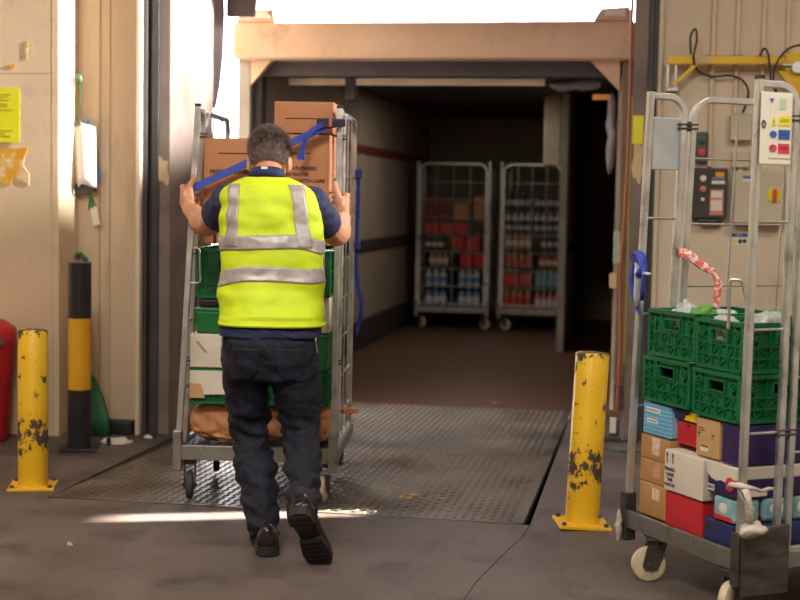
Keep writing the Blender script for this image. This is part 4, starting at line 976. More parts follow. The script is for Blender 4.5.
q = MB().lathe([(.04, 0), (.04, -.006), (.0005, -.008)], (.085, -d, .16), 24, 'y').build('yellow_dial', 'sign_yellow', t); MB().box((.075, -d-.03, .125), (.095, -d-.008, .195)).build('red_handle', 'sign_red', q, bevel=.004)
t, w_, h_, d = enclosure('meter_box', 'pale box farthest right beyond the isolator', 'box', .80, .98, 1.25, 1.56, .1, 'box_grey')
t = thing('danger_label', 'small white danger label with a yellow triangle below the isolator', 'label', (.51, WY, 1.17))
MB().box((-.047, -.002, -.035), (.047, 0, .035)).build('plate', 'label', t); MB().box((-.045, -.003, .013), (.045, -.0015, .033)).build('blue_stripe', 'sign_blue', t)
MB().prism([(-.042, -.022), (-.014, -.022), (-.028, .006)], -.0035, -.0015).build('hazard_triangle', 'sign_yellow', t)
b = MB(); b.ell((.006, -.003, -.012), (.010, .001, .014), 10, 6); b.ell((.030, -.003, -.010), (.012, .001, .012), 10, 6); b.build('dark_symbol', 'ink', t)
text('print', '400V', .018, 'label', t, (0, -.0034, .023), align='CENTER')
# jamb stickers
tag(MB().box((-.105, 8.096, 1.70), (-.045, 8.1, 1.86)).build('jamb_sticker', 'sign_yellow'), 'yellow rectangle stuck on the right door jamb', 'sticker')
tag(patch(MB(), (-.075, 8.0995, 1.60), .055, .2, 17, 'y', .003, .3).build('jamb_sticker', 'sticker_pale'), 'peeling pale sticker below the yellow one on the right jamb', 'sticker')
cable('orange cable running down the lorry side of the right jamb', [(-.125, 8.12, 3.0), (-.128, 8.11, 2.3), (-.125, 8.12, 1.8), (-.135, 8.1, 1.3), (-.15, 8.1, .95), (-.14, 8.11, .55), (-.15, 8.1, .12)], .009, 'orange_cable')
t = thing('dock_bracket', 'dark metal bracket with a white tag at the foot of the right jamb', 'bracket', (-.18, 8.06, 0))
MB().box((-.07, -.03, 0), (.06, .03, .03)).build('foot', 'galv_dark', t, bevel=.004); MB().box((.0, -.02, .03), (.05, .03, .13)).build('upright', 'galv_dark', t, bevel=.004); MB().box((-.005, -.026, .05), (.03, -.02, .14)).build('white_tag', 'label', t)
cable('green string lying on the floor at the foot of the right jamb', [(-.30, 7.72, .006), (-.2, 7.78, .006), (-.1, 7.7, .006), (.0, 7.72, .006), (.06, 7.6, .006)], .005, 'shovel')

# ------------------------------------------------------------------ the two loaded cages in the lorry
def bottle(b, x, y, r, h, part):
    if part == 'body': b.lathe([(r*.9, 0), (r, h*.04), (r, h*.62), (r*.8, h*.74), (r*.32, h*.86), (r*.30, h*.93)], (x, y, 0), 10)
    elif part == 'label': b.lathe([(r*1.02, h*.25), (r*1.03, h*.27), (r*1.03, h*.52), (r*1.02, h*.54)], (x, y, 0), 10)
    else: b.lathe([(r*.36, h*.92), (r*.36, h*.995), (r*.3, h)], (x, y, 0), 8)
def bottle_pack(label, loc, rz, nx, r, h, body, lab, cap, group):
    nf = 0
    t = thing('bottle_pack', label, 'bottle pack', loc, rz, group)
    for nm, m_ in (('bottles', [body, cap]), ('labels', lab)):
        b = MB()
        for part in (('body', 'cap') if nm == 'bottles' else ('label',)):
            for i in range(nx):
                for j in range(2): bottle(b, (i-(nx-1)/2)*2*r*1.02, r+j*2*r*1.02, r, h, part)
            nf = len(b.f) if part == 'body' else nf
        o = b.build(nm, m_, t, smooth=True)
        if nm == 'bottles':
            for p in o.data.polygons: p.material_index = int(p.index >= nf)
    return t
def pack_row(F, x0, x1, z, n, r, h, body, lab, cap, what, where, protos={}):
    g = what+' '+where; key = (n, body, lab, cap, r, h); w_ = n*2*r*1.02; k = int((x1-x0)/(w_+.008)); gap = (x1-x0-k*w_)/max(k, 1)
    lb = what+' '+where
    for i in range(k):
        loc = F @ Vector((x0+gap/2+w_/2+i*(w_+gap), .05, z)); rz = F.to_euler().z
        if key in protos: dup(protos[key], loc, rz, lb, g)
        else: protos[key] = bottle_pack(lb, loc, rz, n, r, h, body, lab, cap, g)
def shelf(F, x0, x1, z, label):
    o = MB().box((x0, .03, -.008), (x1, .5, .0)).build('cage_shelf', 'galv_dark', loc=F @ Vector((0, 0, z))); o.rotation_euler.z = F.to_euler().z
    tag(o, label, 'shelf')
LC, RC = (-2.155, 15.55, TF+.002), (-1.275, 15.55, TF+.002)
F1, F2 = frame_mtx(LC, R(3)), frame_mtx(RC, R(-2))
make_cage('dim roll cage of bottles in the lorry, on the left against the wall', LC, R(3), -.40, .40, .75, 1.88, zb=.185, gate=True, swivel=(40, 60, 10, 20), rungs=(.7, 1.2), group='roll cages in the lorry')
make_cage('dim roll cage of bottles in the lorry, on the right against the partition', RC, R(-2), -.345, .345, .75, 1.88, zb=.185, gate=True, swivel=(70, 30, 20, 10), rungs=(.7, 1.2), group='roll cages in the lorry')
wl, wr = 'of left lorry cage', 'of right lorry cage'
def level(F, x0, x1, z, side, nm): shelf(F, x0, x1, z, nm)
Lx, Rx = (-.375, .375), (-.32, .32)
pack_row(F1, *Lx, .245, 3, .04, .215, 'b_blue', 'b_white', 'b_blue', 'blue-labelled bottle pack in the bottom row', wl)
shelf(F1, -.375, .375, .475, 'lowest wire shelf of the left cage inside the lorry'); pack_row(F1, *Lx, .477, 3, .04, .2, 'b_clear', 'b_blue', 'b_white', 'pale bottle pack with blue labels in the second row', wl)
shelf(F1, -.375, .375, .70, 'second shelf of the left cage inside the lorry'); pack_row(F1, -.375, .06, .702, 3, .036, .16, 'b_tan', 'b_white', 'b_white', 'pale-capped bottle pack at left of the third row', wl)
def boxrow(F, x0, x1, z, n, h, m_, label, g):
    w_ = (x1-x0)/n
    for i in range(n): carton(label, F, x0+i*w_+.004, x0+(i+1)*w_-.004, .06, .4, z, z+h, m_, group=g, seam=False)
boxrow(F1, .08, .37, .702, 2, .15, 'red_card', 'red carton in the third row of the left cage inside the lorry', 'red cartons in the third row')
shelf(F1, -.375, .375, .885, 'third shelf of the left cage inside the lorry'); pack_row(F1, -.375, -.05, .887, 3, .034, .15, 'b_dark', 'b_white', 'b_white', 'dark bottle pack at left of the fourth row', wl)
boxrow(F1, -.03, .3, .887, 2, .16, 'b_red', 'deep red carton in the fourth row of the left cage inside the lorry', 'red cartons in the fourth row')
shelf(F1, -.375, .375, 1.065, 'fourth shelf of the left cage inside the lorry'); boxrow(F1, -.33, .17, 1.067, 3, .125, 'b_red', 'red tray carton in the fifth row of the left cage inside the lorry', 'red tray cartons')
shelf(F1, -.375, .375, 1.22, 'top shelf of the left cage inside the lorry'); boxrow(F1, -.33, -.02, 1.222, 2, .25, 'truck_red', 'tall dull red carton on top of the left cage inside the lorry', 'tall red cartons')
boxrow(F1, .0, .17, 1.222, 1, .2, 'kraft', 'brown carton on the top shelf of the left cage inside the lorry', None)
boxrow(F1, .22, .36, 1.222, 1, .27, 'carton', 'tall brown carton at the right end of the left cage top shelf', None)
pack_row(F2, -.33, .02, .245, 4, .038, .24, 'b_orange', 'b_red', 'b_orange', 'orange bottle pack in the bottom row', wr); pack_row(F2, .03, .33, .245, 4, .034, .2, 'b_pink', 'b_white', 'b_white', 'pale pink bottle pack in the bottom row', wr)
shelf(F2, -.32, .32, .50, 'lowest shelf of the right cage inside the lorry'); boxrow(F2, -.31, .02, .502, 2, .14, 'b_red', 'red carton in the second row of the right cage inside the lorry', 'red cartons in the right cage'); pack_row(F2, .03, .33, .502, 4, .034, .19, 'b_cyan', 'b_cyan', 'b_white', 'pale cyan bottle pack in the second row', wr)
shelf(F2, -.32, .32, .705, 'second shelf of the right cage inside the lorry'); pack_row(F2, -.33, .04, .707, 4, .036, .17, 'b_pink', 'b_orange', 'b_red', 'orange-red bottle pack in the third row', wr); pack_row(F2, .05, .33, .707, 3, .036, .15, 'b_orange', 'b_white', 'b_orange', 'short orange bottle pack in the third row', wr)
shelf(F2, -.32, .32, .90, 'third shelf of the right cage inside the lorry'); pack_row(F2, -.33, .02, .902, 4, .036, .20, 'b_tan', 'b_white', 'b_white', 'tan bottle pack in the fourth row', wr); pack_row(F2, .08, .33, .902, 3, .036, .18, 'b_dark', 'b_clear', 'b_white', 'dark bottle pack in the fourth row', wr)
shelf(F2, -.32, .32, 1.125, 'fourth shelf of the right cage inside the lorry'); pack_row(F2, -.32, .32, 1.127, 4, .036, .20, 'b_clear', 'b_dark', 'b_white', 'clear bottle pack in the fifth row', wr)
shelf(F2, -.32, .32, 1.35, 'top shelf of the right cage inside the lorry'); pack_row(F2, -.32, .32, 1.352, 4, .036, .19, 'b_dark', 'b_clear', 'b_pink', 'dark bottle pack with pink caps on the top shelf', wr)
# ------------------------------------------------------------------ the person pushing the cage
PL, PR = (-1.441, 5.28, 0), R(10)
man = thing('person', 'person in a yellow hi-vis vest and dark trousers pushing the roll cage', 'person', PL, PR)
def union(mb, name, m, voxel, smooth=4, disp=None, parent=man, dens=None):
    me = bpy.data.meshes.new('tmp'); me.from_pydata([tuple(p) for p in mb.v], [], mb.f)
    bm = bmesh.new(); bm.from_mesh(me); bmesh.ops.recalc_face_normals(bm, faces=bm.faces); bm.to_mesh(me); bm.free()
    o = bpy.data.objects.new('tmp', me); COL.objects.link(o)
    r = o.modifiers.new('r', 'REMESH'); r.mode = 'VOXEL'; r.voxel_size = voxel; r.use_smooth_shade = True
    if smooth: s = o.modifiers.new('s', 'SMOOTH'); s.iterations = smooth; s.factor = .5
    dg = bpy.context.evaluated_depsgraph_get(); dg.update()
    me2 = bpy.data.meshes.new_from_object(o.evaluated_get(dg)); bpy.data.objects.remove(o); bpy.data.meshes.remove(me)
    if disp:
        ns = [v.normal.copy() for v in me2.vertices]
        for v, n_ in zip(me2.vertices, ns): v.co = v.co+n_*disp(v.co)
        me2.update()
    return link(name, me2, m, parent, smooth='all')
def tap(b, pts, rad, n=14):
    """tapered limb: densified smooth path, rounded ends"""
    P = [Vector(p) for p in pts]; out = []; rr = []
    for i in range(len(P)-1):
        p0_, p1_, p2_, p3_ = P[max(i-1, 0)], P[i], P[i+1], P[min(i+2, len(P)-1)]
        for k in range(6):
            s = k/6; out.append(.5*((2*p1_)+(p2_-p0_)*s+(2*p0_-5*p1_+4*p2_-p3_)*s*s+(3*p1_-p0_-3*p2_+p3_)*s**3)); 
            q = s*s*(3-2*s); rr.append(rad[i]*(1-q)+rad[i+1]*q)
    out.append(P[-1]); rr.append(rad[-1])
    b.tube(out, rr, n)
    b.ell(out[0], (rr[0],)*3, 12, 8); b.ell(out[-1], (rr[-1],)*3, 12, 8)
    return b
def sell(cx, cy, z, hx_, hy_, n=40, e=2.5, dz=0):
    r = []
    for j in range(n):
        a = 2*PI*j/n; c, s = math.cos(a), math.sin(a)
        r.append((cx+hx_*math.copysign(abs(c)**(2/e), c), cy+hy_*math.copysign(abs(s)**(2/e), s), z+dz*s))
    return r
# joints (x right, y the way the person faces, z up)
HC = Vector((-.036, .235, 1.515))
SHL, ELL, WRL = Vector((-.182, .125, 1.335)), Vector((-.292, .345, 1.245)), Vector((-.418, .615, 1.305))
SHR, ELR, WRR = Vector((.135, .125, 1.335)), Vector((.228, .345, 1.215)), Vector((.252, .60, 1.275))
b = MB()
# head: skull, face, jaw, ears, nose
hm = Matrix.Rotation(R(-16), 4, 'X')                                # bowed forward
def H(x, y, z): return HC + hm @ Vector((x, y, z))
hr = Matrix.Rotation(R(-16), 3, 'X').to_4x4()
b.ell(HC+hm @ Vector((0, -.012, .022)), (.077, .098, .093), 22, 16, hr)
b.ell(HC+hm @ Vector((0, .022, -.035)), (.062, .074, .085), 18, 14, hr)
b.ell(HC+hm @ Vector((0, .055, -.085)), (.043, .042, .04), 14, 10, hr)
b.ell(HC+hm @ Vector((0, .098, -.022)), (.013, .022, .024), 10, 8, hr); b.ell(HC+hm @ Vector((0, .094, .004)), (.009, .014, .03), 10, 8, hr)
b.ell(HC+hm @ Vector((0, .084, .028)), (.052, .014, .010), 12, 8, hr)
b.ell(HC+hm @ Vector((0, .092, -.062)), (.024, .011, .007), 12, 8, hr); b.ell(HC+hm @ Vector((0, .090, -.073)), (.02, .011, .007), 12, 8, hr)
for s in (-1, 1):
    em = hr @ Matrix.Rotation(R(-22*s), 4, 'Z')
    b.ell(HC+hm @ Vector((s*.083, .004, -.018)), (.008, .020, .033), 12, 10, em); b.ell(HC+hm @ Vector((s*.078, .006, -.04)), (.008, .012, .014), 10, 8, em)
    b.ell(HC+hm @ Vector((s*.038, .050, -.03)), (.027, .034, .036), 12, 10, hr)
    b.ell(HC+hm @ Vector((s*.031, .076, .0135)), (.017, .013, .0065), 12, 8, hr); b.ell(HC+hm @ Vector((s*.031, .074, -.0085)), (.016, .012, .0055), 12, 8, hr)
    b.ell(HC+hm @ Vector((s*.030, .030, -.062)), (.028, .045, .03), 12, 10, hr)
tap(b, [(-.03, .10, 1.38), (-.032, .135, 1.44), HC+hm @ Vector((0, -.025, -.06))], [.068, .058, .056], 18)
# trunk and legs under the clothes
b.loft([sell(0, .0, .80, .14, .10), sell(0, .02, .95, .15, .10), sell(-.005, .06, 1.1, .15, .10), sell(-.015, .095, 1.25, .165, .105), sell(-.022, .115, 1.34, .165, .09), sell(-.028, .12, 1.40, .09, .065)])
tap(b, [(-.09, .0, .80), (-.098, .05, .57), (-.083, .075, .40), (-.045, -.01, .25), (-.004, -.13, .09)], [.07, .062, .048, .045, .034])
tap(b, [(.09, .0, .80), (.106, .022, .57), (.121, .022, .42), (.142, -.13, .345), (.160, -.325, .250)], [.07, .062, .046, .043, .034])
tap(b, [(-.005, -.135, .09), (-.012, -.03, .045)], [.034, .026]); tap(b, [(.160, -.325, .250), (.167, -.352, .222)], [.028, .022])
# arms
tap(b, [SHL, SHL.lerp(ELL, .5)+Vector((-.008, 0, -.01)), ELL, ELL.lerp(WRL, .3)+Vector((-.004, 0, -.012)), ELL.lerp(WRL, .7), WRL], [.060, .054, .049, .051, .040, .031])
tap(b, [SHR, SHR.lerp(ELR, .5)+Vector((.008, 0, -.012)), ELR, ELR.lerp(WRR, .3)+Vector((.004, 0, -.012)), ELR.lerp(WRR, .7), WRR], [.060, .055, .050, .053, .042, .033])
def hand(b, wr, post, s):
    """a hand closed round an upright post; s = -1 left hand, 1 right hand; post = post axis at palm height"""
    px, py, pz = post
    pal = Vector((px+s*.030, py-.062, pz-.012))
    out = Vector((s, 0, 0))
    # palm: wrist to the knuckle line
    kn = [Vector((px+s*.046, py-.040, pz+.034-.0238*i)) for i in range(4)]
    for i, k in enumerate(kn):
        tap(b, [wr+Vector((0, 0, .014-.009*i)), wr.lerp(k, .55)+Vector((s*.004, -.004, 0)), k], [.021, .0165, .0132], 10)
    b.ell(pal, (.022, .040, .042), 14, 10)
    L_ = (.040, .045, .041, .032)
    for i, k in enumerate(kn):
        z = k.z
        a = k+Vector((s*.006, L_[i]*.95, .003)); c = Vector((px+s*.020, py+.040+.003*(i % 2), z+.001)); e = Vector((px-s*.014, py+.037, z-.003))
        tap(b, [k, a, c, e], [.0124, .0114, .0102, .009], 10)
    # thumb leaves the side of the palm near its root and points up along the post
    tap(b, [wr+Vector((-s*.006, .018, .012)), Vector((px+s*.012, py-.060, pz+.032)), Vector((px+s*.001, py-.043, pz+.062)), Vector((px-s*.004, py-.034, pz+.086))], [.018, .0165, .0132, .0108], 10)
hand(b, WRL, (-.412, .742, 1.365), -1)
hand(b, WRR, (.213, .712, 1.340), 1)
body = union(b, 'body', 'skin', .0046, 2)
# eyes
for s in (-1, 1):
    e_ = MB().ell(HC+hm @ Vector((s*.031, .0755, .0025)), (.0125, .0105, .0075), 14, 10, hr).build('eye', 'eye', man, smooth=True)
    MB().ell(HC+hm @ Vector((s*.031, .0835, .0015)), (.0052, .003, .0052), 12, 8, hr).build('iris', 'cap', e_, smooth=True)
    MB().ell(HC+hm @ Vector((s*.033, .093, .028)), (.020, .006, .0042), 12, 8, hr @ Matrix.Rotation(R(-8*s), 4, 'Y')).build('eyebrow', 'hair', man, smooth=True)
b = MB(); b.ell(HC+hm @ Vector((0, .0985, -.0615)), (.021, .0065, .0042), 14, 8, hr); b.ell(HC+hm @ Vector((0, .0965, -.070)), (.018, .0065, .0048), 14, 8, hr); b.build('lips', 'lip', man, smooth=True)
# hair: short cap with thousands of little tufts
b = MB(); rnd = random.Random(11)
def hair_ok(d):
    # d: direction in head space; keep crown, back and sides above the ears, hairline in front
    if d.y > .55 and d.z < .42: return False
    if d.z < -.52: return False
    if d.y > -.15 and d.z < -.10 and abs(d.x) > .55: return False
    if d.y > .15 and d.z < .12: return False
    return True
def skull(d): return Vector((d.x*.0795, d.y*.101-.012, d.z*.0955+.022))
cap = MB(); n, k = 40, 28
grid = [[None]*n for _ in range(k+1)]
for i in range(k+1):
    t_ = PI*i/k
    for j in range(n):
        d = Vector((math.sin(t_)*math.cos(2*PI*j/n), math.sin(t_)*math.sin(2*PI*j/n), math.cos(t_)))
        grid[i][j] = d
for i in range(k):
    for j in range(n):
        q = (grid[i][j], grid[i+1][j], grid[i+1][(j+1) % n], grid[i][(j+1) % n])
        c = (q[0]+q[1]+q[2]+q[3])/4; c.normalize()
        if hair_ok(c): cap.add([HC+hm @ (skull(d)*1.0+d*.004) for d in q], [(0, 1, 2, 3)])
b.v = cap.v; b.f = cap.f
cnt = 0
while cnt < 8000:
    d = Vector((rnd.gauss(0, 1), rnd.gauss(0, 1), rnd.gauss(0, 1))).normalized()
    if not hair_ok(d): continue
    cnt += 1
    side = d.z < .25
    q_ = min(1, max(0, (d.z+.15)/.7)); L_ = rnd.uniform(.007, .012)*(1-q_)+rnd.uniform(.014, .030)*q_
    p = skull(d)
    g = (d*1.0+Vector((rnd.gauss(0, .35), rnd.gauss(.15, .35), rnd.gauss(-.7+.9*q_, .25)))).normalized()
    sx = g.orthogonal().normalized(); sy = g.cross(sx); w_ = .0016
    base = [p+(sx*math.cos(a)+sy*math.sin(a))*w_ for a in (0, 2.09, 4.19)]; tip = p+g*L_
    b.add([HC+hm @ v for v in base+[tip]], [(0, 1, 3), (1, 2, 3), (2, 0, 3)])
b.build('hair', 'hair', man)

# shirt: collar, sleeves, hem
b = MB()
b.loft([sell(.0, .0, .822, .202, .142, 40), sell(.0, .0, .862, .200, .138, 40), sell(.0, .008, .885, .180, .105, 40), sell(.0, .02, .92, .165, .085, 40), sell(-.004, .05, 1.05, .165, .09, 40), sell(-.016, .095, 1.25, .176, .106, 40), sell(-.023, .112, 1.34, .172, .098, 40), sell(-.03, .115, 1.405, .11, .075, 40), sell(-.032, .118, 1.43, .07, .066, 40)])
for sh, el, s in ((SHL, ELL, -1), (SHR, ELR, 1)):
    e = sh.lerp(el, .60 if s < 0 else .66)
    dd = (e-sh).normalized()
    P_ = [sh+Vector((-s*.05, -.01, .012)), sh+Vector((s*.004, 0, .0)), sh.lerp(e, .5)+Vector((s*.004, 0, -.006)), e]
    out = []; b.tube([P_[0], P_[1], P_[2], P_[2].lerp(e, .6), e], [.07, .076, .072, .069, .068], 22)
def fshirt(p):
    return .006*fbm(p, 9, 3)+.004*noise.noise(Vector((p.x*14, p.y*14, p.z*34)))
shirt = union(b, 'polo_shirt', 'navy_shirt', .006, 3, fshirt)
b = MB(); rings = []
cc = Vector((-.034, .130, 1.440)); cm = Matrix.Rotation(R(-24), 4, 'X')
for rr2, z in ((.060, -.026), (.066, -.026), (.070, .0), (.064, .020), (.058, .018), (.056, .0)):
    rings.append([cc+cm @ Vector((rr2*1.05*math.cos(2*PI*k/36), rr2*math.sin(2*PI*k/36), z+.006*math.cos(2*PI*k/36)**2)) for k in range(36)])
b.loft(rings, closed=True, cap=False); col_ = b.build('collar', 'navy_shirt', shirt, smooth='all')
b = MB(); b.m = Matrix.Translation(cc) @ cm; b.box((-.018, -.0695, .004), (.006, -.0655, .015)); b.build('collar_label', 'label', shirt)

# vest: lofted surface V(theta, t), with the tapes laid 3 mm outside the same surface
PROF = [(.866, .000, .003, .207, .148), (.915, .0, .015, .206, .142), (.98, -.002, .036, .204, .138), (1.06, -.004, .058, .204, .136), (1.14, -.008, .078, .207, .136), (1.22, -.012, .094, .209, .136),
        (1.29, -.016, .106, .207, .132), (1.345, -.02, .114, .201, .124), (1.375, -.024, .118, .190, .112), (1.398, -.028, .120, .166, .100), (1.416, -.031, .122, .135, .090), (1.430, -.033, .124, .106, .082), (1.440, -.034, .125, .084, .075)]
def prof(t):
    x = t*(len(PROF)-1); i = min(int(x), len(PROF)-2); s = x-i
    P4 = [PROF[max(i-1, 0)], PROF[i], PROF[i+1], PROF[min(i+2, len(PROF)-1)]]
    return [.5*(2*b_+(c-a)*s+(2*a-5*b_+4*c-d)*s*s+(3*b_-a-3*c+d)*s**3) for a, b_, c, d in zip(*P4)]
def zt(z):
    lo, hi = 0., 1.
    for _ in range(40):
        m_ = (lo+hi)/2
        if prof(m_)[0] < z: lo = m_
        else: hi = m_
    return lo
EX = 2/2.6
def V(th, t, off=0):
    z, cx, cy, hx_, hy_ = prof(t)
    c, s = math.cos(th), math.sin(th)
    x = hx_*math.copysign(abs(c)**EX, c); y = hy_*math.copysign(abs(s)**EX, s)
    p = Vector((cx+x, cy+y, z)); d = Vector((x/hx_**1.2, y/hy_**1.2, .15 if t < .7 else .9*(t-.6))).normalized()
    f = .013*fbm(Vector((p.x, p.y, p.z*1.3)), 5.5, 3)
    f += .011*noise.noise(Vector((p.x*7+p.z*5, p.y*5, p.z*17)))                  # slanting drag folds
    f += .009*noise.noise(Vector((p.x*3, 3.3, p.z*24)))*max(0, 1-abs(z-1.0)/.14)   # gathered folds at the waist
    f += .006*noise.noise(Vector((p.x*16, p.y*8, p.z*2.5)))*max(0, 1-(z-.84)/.3)
    if t > .75: f *= .5
    if t < .06: f *= .4
    f = max(f, -.014)
    return p+d*(f+off)
b = MB(); NT, NZ = 120, 96
rings = [[V(2*PI*j/NT, i/NZ) for j in range(NT)] for i in range(NZ+1)]
inner = [[V(2*PI*j/NT, i/NZ, -.004) for j in range(NT)] for i in range(NZ, -1, -1)]
b.loft(rings+inner, closed=True, cap=False)
vest = b.build('hi_vis_vest', 'hivis', man, smooth='all'); vest['label'] = 'fluorescent yellow vest with grey reflective bands'
def band(z0_, z1_, wav):
    b = MB(); n = 160; rows = 7; R1 = []; R2 = []
    for i in range(rows+1):
        r1, r2 = [], []
        for j in range(n):
            th = 2*PI*j/n; dz = wav(th)
            t = zt_tab(z0_+(z1_-z0_)*i/rows+dz)
            r1.append(V(th, t, .0032)); r2.append(V(th, t, .0004))
        R1.append(r1); R2.append(r2)
    b.loft(R1+R2[::-1], closed=True, cap=False)
    return b.build('reflective_band', 'reflective', vest, smooth='all')
TAB = [(prof(i/400)[0], i/400) for i in range(401)]
def zt_tab(z):
    lo, hi = 0, 400
    while hi-lo > 1:
        m_ = (lo+hi)//2
        if TAB[m_][0] < z: lo = m_
        else: hi = m_
    a, c = TAB[lo], TAB[hi]; s = (z-a[0])/max(1e-6, c[0]-a[0]); return a[1]+(c[1]-a[1])*min(max(s, 0), 1)
band(1.035, 1.092, lambda th: -.012*abs(math.cos(th))**2+.005*math.sin(3*th+1)-.008*math.cos(th+PI))
band(1.160, 1.215, lambda th: -.018*abs(math.cos(th))**3+.004*math.sin(4*th))
def brace(xa, xb, sgn, back=True):
    """upright tape over the shoulder: between x offsets, from the upper band to the shoulder, down the front too"""
    for face in (-1, 1):
        b = MB(); rows = []
        t0, t1 = zt_tab(1.165), zt_tab(1.412)
        for i in range(41):
            t = t0+(t1-t0)*i/40; z, cx, cy, hx_, hy_ = prof(t)
            k = i/40
            x0_, x1_ = sgn*(xa[0]+(xa[1]-xa[0])*k), sgn*(xb[0]+(xb[1]-xb[0])*k)
            r1 = []
            for off in (.0034, .0004):
                seg = []
                for q in range(7):
                    x = x0_+(x1_-x0_)*q/6
                    u = max(-.995, min(.995, x/hx_)); c = math.copysign(abs(u)**(1/EX), u)
                    th = math.acos(max(-1, min(1, c)))*face
                    seg.append(V(th, t, off))
                r1 += seg if off > .001 else seg[::-1]
            rows.append(r1)
        b.loft(rows); b.build('reflective_brace', 'reflective', vest, smooth='all')
brace((.118, .098), (.168, .140), -1); brace((.112, .086), (.165, .142), 1)
# side slits and binding along the hem
b = MB(); b.loft([[V(2*PI*j/NT, 0, o_)+Vector((0, 0, dz)) for j in range(NT)] for o_, dz in ((.002, -.002), (.003, .010), (.0, .010), (-.004, -.002))], closed=True, cap=False); b.build('hem_binding', 'hivis', vest, smooth='all')

# trousers
b = MB()
b.loft([sell(0, -.005, .875, .176, .110, 40), sell(0, -.012, .80, .190, .130, 40), sell(0, -.008, .72, .192, .132, 40), sell(.002, .0, .655, .186, .115, 40)])
def leg(pts, rad): 
    P = [Vector(p) for p in pts]; out = []; rr = []
    for i in range(len(P)-1):
        p0_, p1_, p2_, p3_ = P[max(i-1, 0)], P[i], P[i+1], P[min(i+2, len(P)-1)]
        for k in range(8):
            s = k/8; out.append(.5*((2*p1_)+(p2_-p0_)*s+(2*p0_-5*p1_+4*p2_-p3_)*s*s+(3*p1_-p0_-3*p2_+p3_)*s**3)); rr.append(rad[i]*(1-s)+rad[i+1]*s)
    out.append(P[-1]); rr.append(rad[-1]); b.tube(out, rr, 28)
leg([(-.098, -.002, .78), (-.100, .03, .65), (-.098, .06, .56), (-.082, .085, .40), (-.052, .0, .26), (-.016, -.10, .13), (.0, -.135, .060)], [.095, .097, .089, .077, .076, .068, .060])
leg([(.095, -.002, .78), (.100, .01, .65), (.108, .03, .56), (.122, .025, .42), (.142, -.13, .345), (.157, -.275, .275), (.161, -.385, .196)], [.097, .101, .092, .075, .071, .064, .060])
FA = [Vector((-.082, .085, .40)), Vector((-.01, -.10, .12)), Vector((.12, .035, .42)), Vector((.158, -.29, .27))]
def ftrous(p):
    f = .010*fbm(p, 8, 4)
    k = sum(math.exp(-(p-q).length_squared/(2*.11**2)) for q in FA)
    f += k*.024*(noise.noise(Vector((p.x*12+p.z*9, p.y*10+p.z*4, p.z*26)))-.1)
    f += .008*noise.noise(Vector((p.x*16+p.z*11, p.y*14-p.z*6, p.z*11)))-.006*abs(noise.noise(Vector((p.x*18-p.z*15, p.y*15, p.z*16))))
    f -= .006*math.exp(-((p.z-.72)/.05)**2)*abs(noise.noise(Vector((p.x*25, p.y*12, p.z*40))))
    return f
tr = union(b, 'trousers', 'denim', .0052, 5, ftrous)
b = MB(); b.loft([sell(0, -.005, .845, .186, .122, 48, 2.4), sell(0, -.006, .878, .180, .116, 48, 2.4)]); 
b.build('waistband', 'denim', tr, smooth='all')
from mathutils.bvhtree import BVHTree
TB = BVHTree.FromPolygons([v.co.copy() for v in tr.data.vertices], [tuple(p.vertices) for p in tr.data.polygons])
for s in (-1, 1):                                                    # back pockets and side zips
    b = MB(); rings = []
    for i in range(15):
        z = .785-.0095*i; hw_ = .055 if i < 10 else .055-.009*(i-9)
        us = [-1+k/6 for k in range(13)]; front = []
        for u in us:
            h_ = TB.ray_cast(Vector((s*.088+hw_*u, -.5, z)), Vector((0, 1, 0)))[0]
            front.append(h_ if h_ is not None else Vector((s*.088+hw_*u, -.13, z)))
        rings.append([p+Vector((0, -.0028, 0)) for p in front]+[p+Vector((0, .002, 0)) for p in front[::-1]])
    b.loft(rings); b.build('back_pocket', 'denim', tr, smooth='all')
    b = MB(); b.tube([(s*.172, -.075, .835), (s*.180, -.068, .80), (s*.186, -.06, .765)], .0035, 8); b.ell((s*.180, -.080, .815), (.005, .006, .012), 8, 6); b.build('side_zip', 'zip', tr, smooth=True)

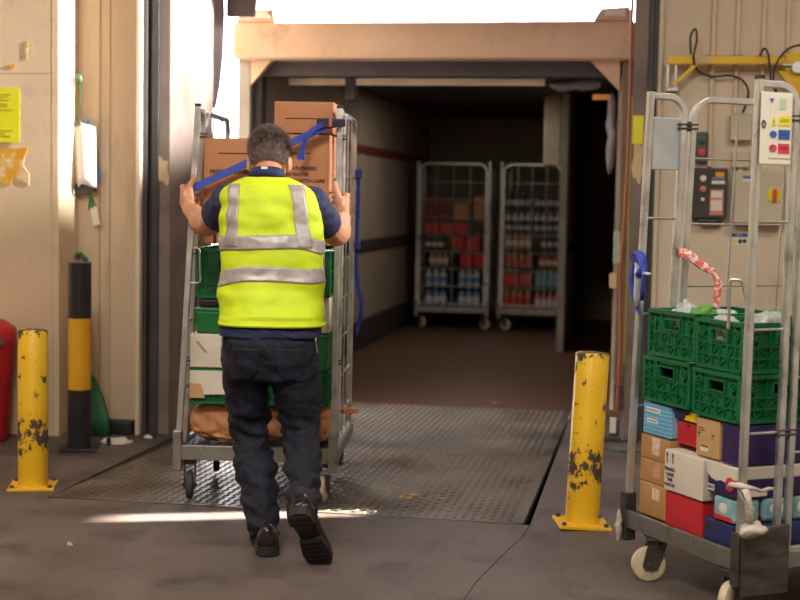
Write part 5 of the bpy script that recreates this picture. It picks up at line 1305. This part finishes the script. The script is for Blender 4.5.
# socks and shoes
b = MB(); tap(b, [(.159, -.30, .265), (.161, -.355, .235), (.163, -.395, .215)], [.044, .042, .040]); b.build('sock', 'cap', man, smooth='all')
def shoe(name, heel, toe, upv):
    u = (Vector(toe)-Vector(heel)).normalized(); w_ = (Vector(upv)-u*Vector(upv).dot(u)).normalized(); s = u.cross(w_)
    mt = Matrix((s, u, w_)).transposed().to_4x4() @ Matrix.Scale(1.07, 4); mt.translation = heel
    Ln = .285
    b = MB(); b.m = mt; rings = []
    for y, hw_, h0, top in ((0, .018, .018, .075), (.006, .034, .018, .088), (.03, .040, .018, .098), (.07, .041, .018, .100), (.10, .039, .018, .095), (.14, .041, .018, .078), (.18, .046, .018, .064), (.22, .048, .018, .056), (.255, .042, .018, .048), (.275, .028, .018, .040), (.285, .010, .019, .030)):
        rr2 = []
        for k in range(16):
            a = PI*k/15; rr2.append((hw_*math.cos(a)*(1 if True else 0), y, h0+(top-h0)*math.sin(a)**.75))
        rings.append(rr2)
    b.loft(rings); o = b.build(name, 'leather', man, smooth='all')
    out = [(.0, -.006), (.028, .0), (.041, .02), (.044, .06), (.039, .10), (.038, .14), (.046, .18), (.051, .22), (.046, .258), (.030, .282), (.0, .293)]
    ol = out+[(-x, y) for x, y in out[-2:0:-1]]
    b = MB(); b.m = mt; b.prism(ol, .006, .022, 'xy'); b.prism([(x, y) for x, y in ol if y < .085]+[], -.012, .007, 'xy')
    fore = [(x*1.0, y) for x, y in ol if y > .125]; b.prism(fore, -.006, .007, 'xy')
    sl_ = b.build('sole', 'sole', o, bevel=.003)
    b = MB(); b.m = mt
    for k in range(6):
        y = .145+.022*k; b.box((-.034, y, -.011), (.034, y+.012, -.005))
    h_ = MB(); h_.m = mt
    for k in range(3): h_.box((-.03, .01+.024*k, -.016), (.03, .024+.024*k, -.011))
    h_.build('heel_tread', 'sole', o)
    b.build('sole_tread', 'sole', o)
    b = MB(); b.m = mt
    for k in range(4): b.tube([(-.02, .125+.016*k, .088-.006*k), (0, .127+.016*k, .094-.006*k), (.02, .125+.016*k, .088-.006*k)], .003, 6)
    b.build('laces', 'leather', o, smooth=True)
    return o
shoe('shoe', (.020, -.228, .017), (-.030, .05, .017), (0, 0, 1))
shoe('shoe', (.146, -.475, .232), (.220, -.322, .022), (.05, .80, .60))
